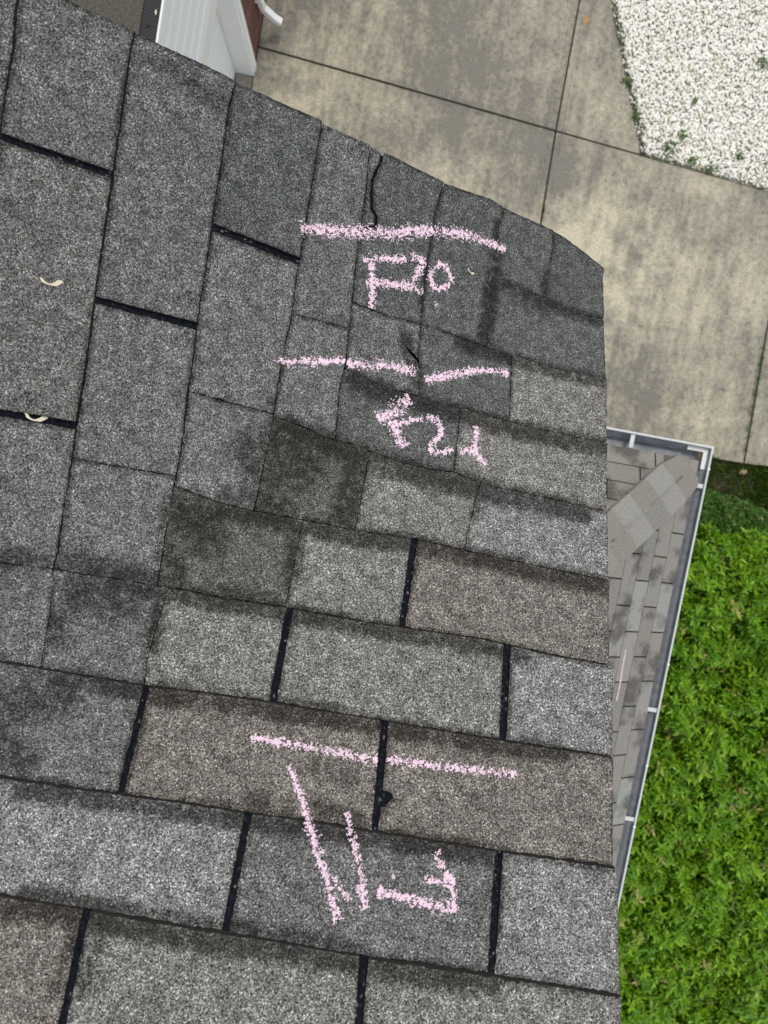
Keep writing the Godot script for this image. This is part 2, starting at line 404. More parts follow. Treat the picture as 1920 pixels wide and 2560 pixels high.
func materials() -> void:
	var g := granule_images(1024, 3.3, 7, [[0.0, 0.025, 0.025, 0.026], [0.17, 0.065, 0.065, 0.065], [0.40, 0.16, 0.159, 0.157], [0.60, 0.235, 0.235, 0.234], [0.80, 0.33, 0.335, 0.337], [0.92, 0.43, 0.43, 0.425], [0.965, 0.62, 0.63, 0.63], [1.0, 0.98, 0.99, 1.0]])
	var dirt := dirt_image()
	# tints of the granule blend: cool grey, neutral, brownish; mixed bundles, plus left-slope and corner shade put into the tint
	for c in [[0.88, 0.88, 0.885], [0.84, 0.84, 0.845], [0.965, 0.955, 0.94], [0.92, 0.885, 0.855], [1.0, 1.0, 1.0], [0.73, 0.75, 0.745], [0.87, 0.86, 0.85], [0.67, 0.685, 0.68], [0.77, 0.76, 0.735]]:
		var m := StandardMaterial3D.new()
		m.albedo_color = Color(c[0], c[1], c[2])
		m.albedo_texture = g[0]
		m.normal_enabled = true
		m.normal_texture = g[1]
		m.normal_scale = 0.5
		m.roughness = 0.88
		m.metallic_specular = 0.35
		m.detail_enabled = true
		m.detail_albedo = dirt
		m.detail_blend_mode = BaseMaterial3D.BLEND_MODE_MUL
		m.detail_uv_layer = BaseMaterial3D.DETAIL_UV_2
		shingle_mats.append(m)
	var k := granule_images(512, 5.0, 9, [[0.0, 0.007, 0.008, 0.012], [0.86, 0.013, 0.015, 0.022], [0.92, 0.02, 0.024, 0.03], [0.985, 0.05, 0.056, 0.066], [1.0, 0.35, 0.35, 0.35]])
	M.asphalt = StandardMaterial3D.new()
	M.asphalt.albedo_texture = k[0]
	M.asphalt.roughness = 0.9
	M.asphalt.metallic_specular = 0.15
	M.asphalt.uv1_triplanar = true
	M.asphalt.uv1_world_triplanar = true
	M.asphalt.uv1_scale = Vector3.ONE * 4.0
	M.edge = plain(0.034, 0.033, 0.032, 0.95, 0.15)
	M.white = plain(0.86, 0.875, 0.88, 0.45)
	M.gutter = plain(0.60, 0.62, 0.63, 0.45)
	M.siding = plain(0.84, 0.875, 0.89, 0.5)
	M.trim = plain(0.78, 0.78, 0.76, 0.5)
	M.inner = mottled([[0.0, 0.14, 0.15, 0.175], [0.5, 0.22, 0.235, 0.265], [1.0, 0.32, 0.335, 0.365]], 0.02, 31, 1.2, 0.5)
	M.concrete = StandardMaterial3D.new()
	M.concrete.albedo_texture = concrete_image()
	M.concrete.roughness = 0.92
	M.soil = mottled([[0.0, 0.03, 0.025, 0.018], [0.6, 0.07, 0.06, 0.04], [1.0, 0.12, 0.10, 0.07]], 0.05, 32, 0.7, 1.0)
	M.grit = mottled([[0.0, 0.10, 0.10, 0.07], [0.45, 0.34, 0.33, 0.28], [1.0, 0.55, 0.54, 0.5]], 0.03, 34, 0.5, 1.0)
	M.joint = plain(0.055, 0.052, 0.042, 1.0)
	M.brown_roof = mottled([[0.0, 0.025, 0.023, 0.020], [0.35, 0.06, 0.055, 0.048], [0.65, 0.10, 0.09, 0.078], [1.0, 0.24, 0.22, 0.19]], 0.25, 33, 0.6, 0.95)
	M.low = []
	var ld := noise_bytes(512, 512, 0.011, 71, 5)
	var lf := noise_bytes(512, 512, 0.2, 72, 2)
	var lp := PackedByteArray()
	lp.resize(512 * 512 * 4)
	for i in 512 * 512:
		lp[4 * i] = 62
		lp[4 * i + 1] = 58
		lp[4 * i + 2] = 54
		lp[4 * i + 3] = clampi((ld[i] - 128) * 3 * (90 + lf[i]) / 256, 0, 190)
	var low_dirt := ImageTexture.create_from_image(Image.create_from_data(512, 512, false, Image.FORMAT_RGBA8, lp))
	for c in [[0.265, 0.27, 0.26], [0.235, 0.225, 0.208], [0.205, 0.197, 0.182], [0.215, 0.20, 0.185], [0.25, 0.245, 0.232], [0.155, 0.14, 0.13]]:
		var lo := Vector3(c[0], c[1], c[2])
		M.low.append(mottled([[0.0, lo.x * 0.35, lo.y * 0.35, lo.z * 0.35], [0.3, lo.x * 0.75, lo.y * 0.75, lo.z * 0.75], [0.6, lo.x * 1.1, lo.y * 1.1, lo.z * 1.1], [1.0, lo.x * 1.9, lo.y * 1.9, lo.z * 1.9]], 0.16, 40 + M.low.size(), 1.4, 0.95))
	for m in M.low:
		m.detail_enabled = true
		m.detail_albedo = low_dirt
		m.detail_blend_mode = BaseMaterial3D.BLEND_MODE_MIX
		m.detail_uv_layer = BaseMaterial3D.DETAIL_UV_2
	M.guard = plain(0.010, 0.010, 0.012, 0.6)
	M.rib = plain(0.05, 0.052, 0.056, 0.5)
	M.chalk = plain(0.84, 0.64, 0.78, 1.0, 0.2)
	M.stone = plain(0.88, 0.87, 0.84, 0.7)
	M.stone.vertex_color_use_as_albedo = true
	M.leaf = plain(1, 1, 1, 0.42, 0.45)
	M.leaf.vertex_color_use_as_albedo = true
	M.leaf.backlight_enabled = true
	M.leaf.backlight = Color(0.45, 0.45, 0.25)
	M.leaf.cull_mode = BaseMaterial3D.CULL_DISABLED
	M.twig = plain(0.045, 0.035, 0.02, 0.95)
	M.husk = plain(0.68, 0.62, 0.48, 0.8)
	M.brick = []
	for c in [[0.16, 0.075, 0.055], [0.20, 0.10, 0.075], [0.13, 0.07, 0.06]]: M.brick.append(plain(c[0], c[1], c[2], 0.95))
	M.mortar = plain(0.22, 0.19, 0.16, 1.0)

func box_into(st: SurfaceTool, a: Vector3, b: Vector3, cham := 0.0) -> void: # corners a (low) and b (high); slightly chamfered when asked
	var c := (a + b) * 0.5
	var h := (b - a) * 0.5
	for ax in 3:
		for s in [-1.0, 1.0]:
			var n := Vector3.ZERO
			n[ax] = s
			var u := Vector3.ZERO
			u[(ax + 1) % 3] = h[(ax + 1) % 3] - cham
			var v := Vector3.ZERO
			v[(ax + 2) % 3] = h[(ax + 2) % 3] - cham
			var o := c + n * h[ax]
			quad(st, o - u - v, o + u - v, o + u + v, o - u + v, n)
	if cham > 0.0:
		for ax in 3:
			var p := (ax + 1) % 3
			var q := (ax + 2) % 3
			for s in [-1.0, 1.0]:
				for t in [-1.0, 1.0]:
					var n := Vector3.ZERO
					n[p] = s
					n[q] = t
					var e := Vector3.ZERO
					e[ax] = h[ax] - cham
					var i := c
					i[p] += s * h[p]
					i[q] += t * (h[q] - cham)
					var j := c
					j[p] += s * (h[p] - cham)
					j[q] += t * h[q]
					quad(st, i - e, j - e, j + e, i + e, n.normalized())

func quad(st: SurfaceTool, a: Vector3, b: Vector3, c: Vector3, d: Vector3, n: Vector3) -> void: # any order; turned so that it faces n
	var pts := [a, b, c, d]
	if (b - a).cross(c - a).dot(n) > 0.0: pts = [a, d, c, b]
	for i in [0, 1, 2, 0, 2, 3]:
		st.set_normal(n)
		st.add_vertex(pts[i])

func begin() -> SurfaceTool:
	var st := SurfaceTool.new()
	st.begin(Mesh.PRIMITIVE_TRIANGLES)
	return st

func box_mesh(a: Vector3, b: Vector3, cham := 0.0) -> ArrayMesh:
	var st := begin()
	box_into(st, a, b, cham)
	return st.commit()

# a flat-topped piece with vertical sides, cut by grid so that it can follow a height function
func draped(poly: PackedVector2Array, height: Callable, thick: float, uv_at: Callable, top_mat: Material, side_mat: Material, cell := 0.03) -> ArrayMesh:
	var st := begin()
	var lo := poly[0]
	var hi := poly[0]
	for p in poly:
		lo = lo.min(p)
		hi = hi.max(p)
	var nx := int(ceil((hi.x - lo.x) / cell))
	var ny := int(ceil((hi.y - lo.y) / cell))
	var e := 0.004
	for i in nx:
		for j in ny:
			var r := PackedVector2Array([lo + Vector2(i, j) * cell, lo + Vector2(i + 1, j) * cell, lo + Vector2(i + 1, j + 1) * cell, lo + Vector2(i, j + 1) * cell])
			for piece: PackedVector2Array in Geometry2D.intersect_polygons(poly, r):
				var t := Geometry2D.triangulate_polygon(piece)
				for k in range(0, t.size(), 3):
					var tri := [piece[t[k]], piece[t[k + 1]], piece[t[k + 2]]]
					if (tri[1] - tri[0]).cross(tri[2] - tri[0]) < 0.0: tri = [tri[0], tri[2], tri[1]]
					for p: Vector2 in tri:
						var dx: float = (height.call(p + Vector2(e, 0)) - height.call(p - Vector2(e, 0))) / (2 * e)
						var dz: float = (height.call(p + Vector2(0, e)) - height.call(p - Vector2(0, e))) / (2 * e)
						st.set_normal(Vector3(-dx, 1, -dz).normalized())
						var uv: Array = uv_at.call(p)
						st.set_uv(uv[0])
						st.set_uv2(uv[1])
						st.add_vertex(Vector3(p.x, height.call(p), p.y))
	st.set_material(top_mat)
	st.generate_tangents()
	var mesh := st.commit()
	var sd := begin()
	var turn := 0.0
	for i in poly.size(): turn += poly[i].cross(poly[(i + 1) % poly.size()])
	for i in poly.size():
		var p := poly[i]
		var q := poly[(i + 1) % poly.size()]
		var d := (q - p).normalized()
		var out := Vector2(d.y, -d.x) * signf(turn)
		var a := Vector3(p.x, height.call(p), p.y)
		var b := Vector3(q.x, height.call(q), q.y)
		quad(sd, a, b, b + Vector3.DOWN * thick, a + Vector3.DOWN * thick, Vector3(out.x, 0, out.y))
	sd.set_material(side_mat)
	sd.commit(mesh)
	return mesh

func ragged(poly: PackedVector2Array, step: float, amount: float) -> PackedVector2Array:
	var o := PackedVector2Array()
	for i in poly.size():
		var p := poly[i]
		var q := poly[(i + 1) % poly.size()]
		var n := maxi(1, int(p.distance_to(q) / step))
		for k in n:
			var c := p.lerp(q, float(k) / n)
			o.append(c + Vector2(rng.randf_range(-1, 1), rng.randf_range(-1, 1)) * amount)
	return o

func inset(poly: PackedVector2Array, by: float) -> PackedVector2Array:
	var r := Geometry2D.offset_polygon(poly, -by, Geometry2D.JOIN_MITER)
	return r[0] if r.size() > 0 else poly

# ---------------------------------------------------------------- the roof in front
func roof_y(p: Vector2) -> float:
	var u := -p.x
	var v := p.y
	return CORNER + PITCH * 0.5 * (u + v + sqrt((u - v) * (u - v) + VALLEY * VALLEY))

func tab_y(i: int, p: Vector2) -> float:
	var s: Array = spans[i]
	var d := -p.x if s[0] == 0 else p.y
	var t := clampf((d - s[1]) / maxf(0.02, s[2] - s[1]), 0, 1)
	var fold := 0.0
	for c in creases:
		var d2 := Geometry2D.get_closest_point_to_segment(p, c[0], c[1]).distance_to(p)
		if d2 < 0.05: fold += c[2] * exp(-d2 * d2 / (c[3] * c[3]))
	return roof_y(p) + fold + s[3] + 0.0042 * (1.0 - t) + 0.0024 * wob.get_noise_2d(p.x + i * 3.1, p.y)

func flat(a: Array) -> PackedVector2Array:
	var o := PackedVector2Array()
	for k in range(0, a.size(), 2): o.append(Vector2(a[k], a[k + 1]) / 10000.0)
	return o

func upper_roof() -> void:
	# deck and felt under the shingles
	var deck := flat(RAKE_LEFT)
	var right := flat(RAKE_RIGHT)
	for k in range(1, right.size()): deck.append(right[k])
	var shrunk := PackedVector2Array()
	for p in deck: shrunk.append(p + Vector2(-0.004, 0.004))
	shrunk.append(Vector2(0.010, 2.2))
	shrunk.append(Vector2(-2.4, 2.2))
	shrunk.append(Vector2(-2.4, 0.006))
	var roof := put(draped(shrunk, func(p): return roof_y(p) - 0.001, 0.03, func(p): return [p, p], M.asphalt, M.edge, 0.05), "upper_roof", house)
	tag(roof, "woven valley roof of grey three tab asphalt shingles", "")
	for c in CREASES: creases.append([Vector2(c[0], c[1]) / 10000.0, Vector2(c[2], c[3]) / 10000.0, c[4] / 10000.0, c[5] / 10000.0])
	var tints := [7, 5, 5, 5, 1, 1, 5, 1, 1, 6, 0, 0, 0, 0, 0, 0, 1, 1, 5, 5, 2, 5, 2, 8, 2, 4, 8, 2, 3, 1, 1, 2, 2, 4, 1, 3, 3, 4, 1, 4, 3, 2, 2]  # left slope and corner get darker tints that carry their shading
	for i in TABS.size():
		var poly := flat(TABS[i][1])
		var plane: int = TABS[i][0]
		var a := 9.0
		var b := -9.0
		for p in poly:
			var d := -p.x if plane == 0 else p.y
			a = minf(a, d)
			b = maxf(b, d)
		outlines.append(poly)
		spans.append([plane, a, b, 0.0022 + rng.randf_range(0, 0.0012)])
	for i in TABS.size():
		shingle(i, outlines[i], tints[i % tints.size()], roof)
	# courses beyond the picture, on the same pattern
	for row in range(10, 18):
		var z0 := 1.135 + (row - 10) * COURSE
		for j in 5:
			var x1 := 0.012 - j * 0.3048 - (0.15 if row % 2 else 0.0)
			if j == 0 and row % 2: extra(1, PackedVector2Array([Vector2(0.012, z0), Vector2(0.012, z0 + COURSE), Vector2(-0.133, z0 + COURSE), Vector2(-0.133, z0)]), roof)
			var w := x1 - 0.300
			if w < -z0 - 0.1: w = -z0 - 0.05
			if x1 - w < 0.05: continue
			extra(1, PackedVector2Array([Vector2(x1, z0), Vector2(x1, z0 + COURSE), Vector2(w, z0 + COURSE), Vector2(w, z0)]), roof)
	for col in range(9, 17):
		var x0 := -0.970 - (col - 9) * COURSE
		for j in 5:
			var za := 0.004 + j * 0.3048 + (0.15 if col % 2 else 0.0)
			if j == 0 and col % 2: extra(0, PackedVector2Array([Vector2(x0, 0.004), Vector2(x0, 0.149), Vector2(x0 - COURSE, 0.149), Vector2(x0 - COURSE, 0.004)]), roof)
			var zb := minf(za + 0.300, -x0 + 0.05)
			if zb - za < 0.05: continue
			extra(0, PackedVector2Array([Vector2(x0, za), Vector2(x0, zb), Vector2(x0 - COURSE, zb), Vector2(x0 - COURSE, za)]), roof)
	# rake boards and the walls under the two rakes
	for s in 2:
		var st := begin()
		var wl := begin()
		for k in 24:
			var a := 0.03 + k * 0.09
			var b := a + 0.09
			for pair in [[st, 0.012, 0.022, 0.035, 0.18], [wl, 0.26, 0.30, 0.10, 0.0]]:
				var near: float = pair[1]
				var far: float = pair[2]
				var q := []
				if pair[0] == wl and b <= 0.26: continue
				for t in [maxf(a, 0.26), b] if pair[0] == wl else [a, b]:
					for o in [near, far]:
						var p := Vector2(-t, o) if s == 0 else Vector2(-o, t)
						var y: float = roof_y(p) - pair[3]
						var low: float = (y - pair[4]) if pair[4] > 0.0 else 0.0
						q.append(Vector3(p.x, y, p.y))
						q.append(Vector3(p.x, low, p.y))
				var n := Vector3(0, 0, -1) if s == 0 else Vector3(1, 0, 0)
				quad(pair[0], q[0], q[1], q[5], q[4], n)
				quad(pair[0], q[2], q[3], q[7], q[6], -n)
				quad(pair[0], q[0], q[2], q[6], q[4], Vector3.UP)
				quad(pair[0], q[1], q[3], q[7], q[5], Vector3.DOWN)
		put(st.commit(), "rake_board", house, M.white)
		put(wl.commit(), "gable_wall", house, M.siding)

func extra(plane: int, poly: PackedVector2Array, roof: Node) -> void:
	var a := 9.0
	var b := -9.0
	for p in poly:
		var d := -p.x if plane == 0 else p.y
		a = minf(a, d)
		b = maxf(b, d)
	outlines.append(poly)
	spans.append([plane, a, b, 0.0022 + rng.randf_range(0, 0.0012)])
	shingle(spans.size() - 1, poly, rng.randi() % 7, roof)

func shingle(i: int, poly: PackedVector2Array, tint: int, roof: Node) -> void:
	var shift := Vector2(rng.randf() * 0.3, rng.randf() * 0.3)
	var lo := poly[0]
	for p in poly: lo = lo.min(p)
	var plane: int = spans[i][0]
	var uv := func(p: Vector2):
		var d := p - lo
		d.x /= 0.854 if plane == 0 else 1.0
		d.y /= 0.854 if plane == 1 else 1.0
		return [d / 0.36 + shift, Vector2((p.x + 1.2) / 1.24, (p.y + 0.04) / 1.24)]
	put(draped(ragged(inset(poly, 0.0005), 0.005, 0.0006), func(p): return tab_y(i, p), 0.0075, uv, shingle_mats[tint], M.edge, 0.03), "shingle", roof)

# ---------------------------------------------------------------- the lower roof with its gutter
const EAVE_X := 1.652
const EAVE_Z := 0.095
const EAVE_Y := 4.737

func low_y(p: Vector2) -> float:
	return EAVE_Y + PITCH * minf(EAVE_X - p.x, p.y - EAVE_Z)

func tile(parent: Node, poly: PackedVector2Array, base: Callable, dir: Vector2, m: Material) -> void: # a tab, raised at its butt; dir points down the slope
	var far := -9.0
	for p in poly: far = maxf(far, p.dot(dir))
	var h := func(p: Vector2): return base.call(p) + 0.003 + 0.005 * clampf(1.0 - (far - p.dot(dir)) / COURSE, 0, 1)
	put(draped(poly, h, 0.008, func(p): return [p, p * 0.7], m, M.edge, 0.4), "shingle", parent)

func lower_roof() -> void:
	var st := begin()
	# two slopes meeting in the hip; they run in under the upper wall
	var c := Vector2(EAVE_X - 0.004, EAVE_Z + 0.004)
	var top := Vector2(EAVE_X - 2.0, EAVE_Z + 2.0)
	var y := func(p: Vector2, d := 0.0) -> Vector3: return Vector3(p.x, low_y(p) - d, p.y)
	var end_r := Vector2(c.x, 7.0)
	var end_t := Vector2(top.x, 7.0)
	var n_r := Vector3(PITCH, 1, 0).normalized()
	var n_f := Vector3(0, 1, -PITCH).normalized()
	quad(st, y.call(c), y.call(end_r), y.call(end_t), y.call(top), n_r)
	var far_l := Vector2(-0.35, c.y)
	quad(st, y.call(c), y.call(far_l), y.call(Vector2(-0.35, top.y)), y.call(top), n_f)
	quad(st, y.call(c), y.call(end_r), y.call(end_r, 0.03), y.call(c, 0.03), Vector3.RIGHT)
	quad(st, y.call(c), y.call(far_l), y.call(far_l, 0.03), y.call(c, 0.03), Vector3.FORWARD)
	var roof := put(st.commit(), "lower_roof", house, M.asphalt)
	tag(roof, "lower hipped roof of grey asphalt shingles with pink chalk line", "")
	var mats: Array = M.low
	var pick := [0, 4, 1, 1, 2, 1, 4, 2, 3, 1, 0, 2]
	for i in 12:
		var x1 := EAVE_X - i * COURSE
		var x0 := x1 - COURSE + 0.0055
		for j in range(-3, 13):
			var z0 := 0.857 + j * 0.3072 + (0.0 if i % 2 == 0 else -0.1536)
			var poly := PackedVector2Array([Vector2(x1, z0 + 0.004), Vector2(x1, z0 + 0.303), Vector2(x0, z0 + 0.303), Vector2(x0, z0 + 0.004)])
			# cut at the hip
			var big := PackedVector2Array([Vector2(EAVE_X, EAVE_Z), Vector2(EAVE_X - 3.0, EAVE_Z + 3.0), Vector2(EAVE_X - 3.0, 9.0), Vector2(EAVE_X, 9.0)])
			for part: PackedVector2Array in Geometry2D.intersect_polygons(poly, big):
				var m: int = pick[(i * 5 + j * 3 + 12) % pick.size()] if rng.randf() < 0.7 else 1
				tile(roof, part, low_y, Vector2(1, 0), mats[m])
	for i in 8:
		var z1 := EAVE_Z + i * COURSE
		var z2 := z1 + COURSE - 0.0055
		for j in range(-4, 7):
			var x0 := 1.376 - j * 0.3072 + (0.0 if i % 2 == 0 else -0.1)
			var poly := PackedVector2Array([Vector2(x0 - 0.004, z1), Vector2(x0 - 0.004, z2), Vector2(x0 - 0.303, z2), Vector2(x0 - 0.303, z1)])
			var big := PackedVector2Array([Vector2(EAVE_X, EAVE_Z), Vector2(EAVE_X - 3.0, EAVE_Z + 3.0), Vector2(-0.3, 3.2), Vector2(-0.3, EAVE_Z)])
			for part: PackedVector2Array in Geometry2D.intersect_polygons(poly, big):
				tile(roof, part, low_y, Vector2(0, -1), mats[[1, 2, 2, 3, 1][(i * 3 + j + 20) % 5]])
	var fld := begin()
	var raise_to := func(x: float, z: float) -> Vector3: return Vector3(x, low_y(Vector2(x, z)) + 0.004, z)
	quad(fld, raise_to.call(0.35, 1.45), raise_to.call(0.35, 7.0), raise_to.call(-0.3, 7.0), raise_to.call(-0.3, 2.05), n_r)
	quad(fld, raise_to.call(1.652, 4.75), raise_to.call(1.652, 7.0), raise_to.call(0.35, 7.0), raise_to.call(0.35, 4.75), n_r)
	quad(fld, raise_to.call(0.72, 0.965), raise_to.call(-0.3, 0.965), raise_to.call(-0.3, 2.02), raise_to.call(-0.28, 2.02), n_f)
	tag(put(fld.commit(), "shingle_field", roof, mats[1]), "", "", "", "stuff")
	# hip caps: folded pieces, each lapping the one below
	var along := Vector2(-1, 1).normalized()
	var side := Vector2(1, 1).normalized()
	for k in 17:
		var a := 0.075 + k * 0.150
		var cap := begin()
		var hw := 0.137
		var p := []
		for t in [a, a + 0.158]:
			var lift := 0.050 if t == a else 0.043
			for s in [-1.0, -0.55, -0.16, 0.0, 0.16, 0.55, 1.0]:
				var q: Vector2 = Vector2(EAVE_X, EAVE_Z) + along * t + side * hw * s
				q = Vector2(minf(q.x, EAVE_X + 0.008), maxf(q.y, EAVE_Z - 0.008))
				var drop := 0.045 * exp(-absf(s) * 3.4)
				p.append(Vector3(q.x, low_y(q) + lift - drop, q.y))
		for s in 6:
			quad(cap, p[s], p[s + 1], p[s + 8], p[s + 7], Vector3(0.3 if s > 2 else 0.0, 1, 0.0 if s > 2 else -0.3).normalized())
			quad(cap, p[s], p[s + 1], p[s + 1] + Vector3.DOWN * 0.012, p[s] + Vector3.DOWN * 0.012, Vector3(0.7, 0, -0.7))
		for s in [0, 6]:
			quad(cap, p[s], p[s + 7], p[s + 7] + Vector3.DOWN * 0.06, p[s] + Vector3.DOWN * 0.06, Vector3(0.7, 0, 0.7) * (1.0 if s else -1.0))
		put(cap.commit(), "hip_cap", roof, mats[[3, 4, 2, 4, 3, 1, 2, 4, 1, 2, 3][k % 11]])
	gutter()
	# eave soffit and wall below, out of sight from above
	put(box_mesh(Vector3(1.30, 0, 0.50), Vector3(1.34, 4.62, 7.0)), "lower_wall", house, M.siding)
	put(box_mesh(Vector3(-0.25, 0, 0.45), Vector3(1.30, 4.62, 0.49)), "lower_wall", house, M.siding)
	put(box_mesh(Vector3(-0.25, 4.60, 0.13), Vector3(1.62, 4.615, 7.0)), "soffit", house, M.white)

func gutter() -> void:
	# K profile: distance outwards from the fascia and height under the lip
	var inside := [[0.004, -0.002], [0.004, -0.088], [0.052, -0.090], [0.062, -0.078], [0.066, -0.058], [0.080, -0.042], [0.094, -0.030], [0.098, -0.016], [0.098, -0.003]]
	var outside := [[0.098, -0.001], [0.0985, 0.003], [0.103, 0.006], [0.109, 0.005], [0.112, 0.000], [0.112, -0.014], [0.104, -0.030], [0.088, -0.044], [0.074, -0.060], [0.070, -0.082], [0.060, -0.094], [0.0, -0.094]]
	var bx := 1.637
	var bz := 0.101
	var ly := 4.70
	var mesh: ArrayMesh = null
	for w in 2:
		var prof: Array = inside if w == 0 else outside
		var st := begin()
		for k in prof.size() - 1:
			var a: Array = prof[k]
			var b: Array = prof[k + 1]
			var d := Vector2(b[0] - a[0], b[1] - a[1])
			var n2 := Vector2(-d.y, d.x).normalized()
			if w == 1: n2 = Vector2(-d.y, d.x).normalized()
			quad(st, Vector3(bx + a[0], ly + a[1], bz - a[0]), Vector3(bx + b[0], ly + b[1], bz - b[0]), Vector3(bx + b[0], ly + b[1], 7.0), Vector3(bx + a[0], ly + a[1], 7.0), Vector3(n2.x, n2.y, 0))
			quad(st, Vector3(bx + a[0], ly + a[1], bz - a[0]), Vector3(bx + b[0], ly + b[1], bz - b[0]), Vector3(-0.3, ly + b[1], bz - b[0]), Vector3(-0.3, ly + a[1], bz - a[0]), Vector3(0, n2.y, -n2.x))
		st.set_material(M.inner if w == 0 else M.gutter)
		mesh = st.commit(mesh) if mesh else st.commit()
	var g := put(mesh, "gutter", house)
	tag(g, "white aluminium gutter with grey inside round the lower roof", "")
	for z in [0.239, 0.95, 1.665, 2.38, 3.1]: if z != 0.95: put(box_mesh(Vector3(1.655, 4.688, z - 0.013), Vector3(1.735, 4.694, z + 0.013), 0.001), "gutter_hanger", g, M.gutter)
	for x in [1.243, 0.5]: put(box_mesh(Vector3(x - 0.013, 4.688, 0.003), Vector3(x + 0.013, 4.694, 0.085), 0.001), "gutter_hanger", g, M.gutter)
	# mitre strip riveted inside the corner
	var ms := begin()
	box_into(ms, Vector3(1.60, 4.668, 0.002), Vector3(1.733, 4.672, 0.030), 0.001)
	box_into(ms, Vector3(1.705, 4.660, 0.030), Vector3(1.733, 4.6715, 0.135), 0.001)
	put(ms.commit(), "corner_strip", g, M.trim)
	for z in [1.363, 2.02, 0.13, 2.42]:
		var s := SphereMesh.new()
		s.radius = 0.009
		s.height = 0.012
		s.radial_segments = 10
		s.rings = 5
		put(s, "screw_head", g, M.white).position = Vector3(1.741 if z < 2.0 else 1.739, 4.706, z)
	# fascia behind
	put(box_mesh(Vector3(1.615, 4.58, 0.12), Vector3(1.637, 4.715, 7.0)), "fascia", house, M.white)
	put(box_mesh(Vector3(-0.3, 4.58, 0.101), Vector3(1.637, 4.715, 0.119)), "fascia", house, M.white)

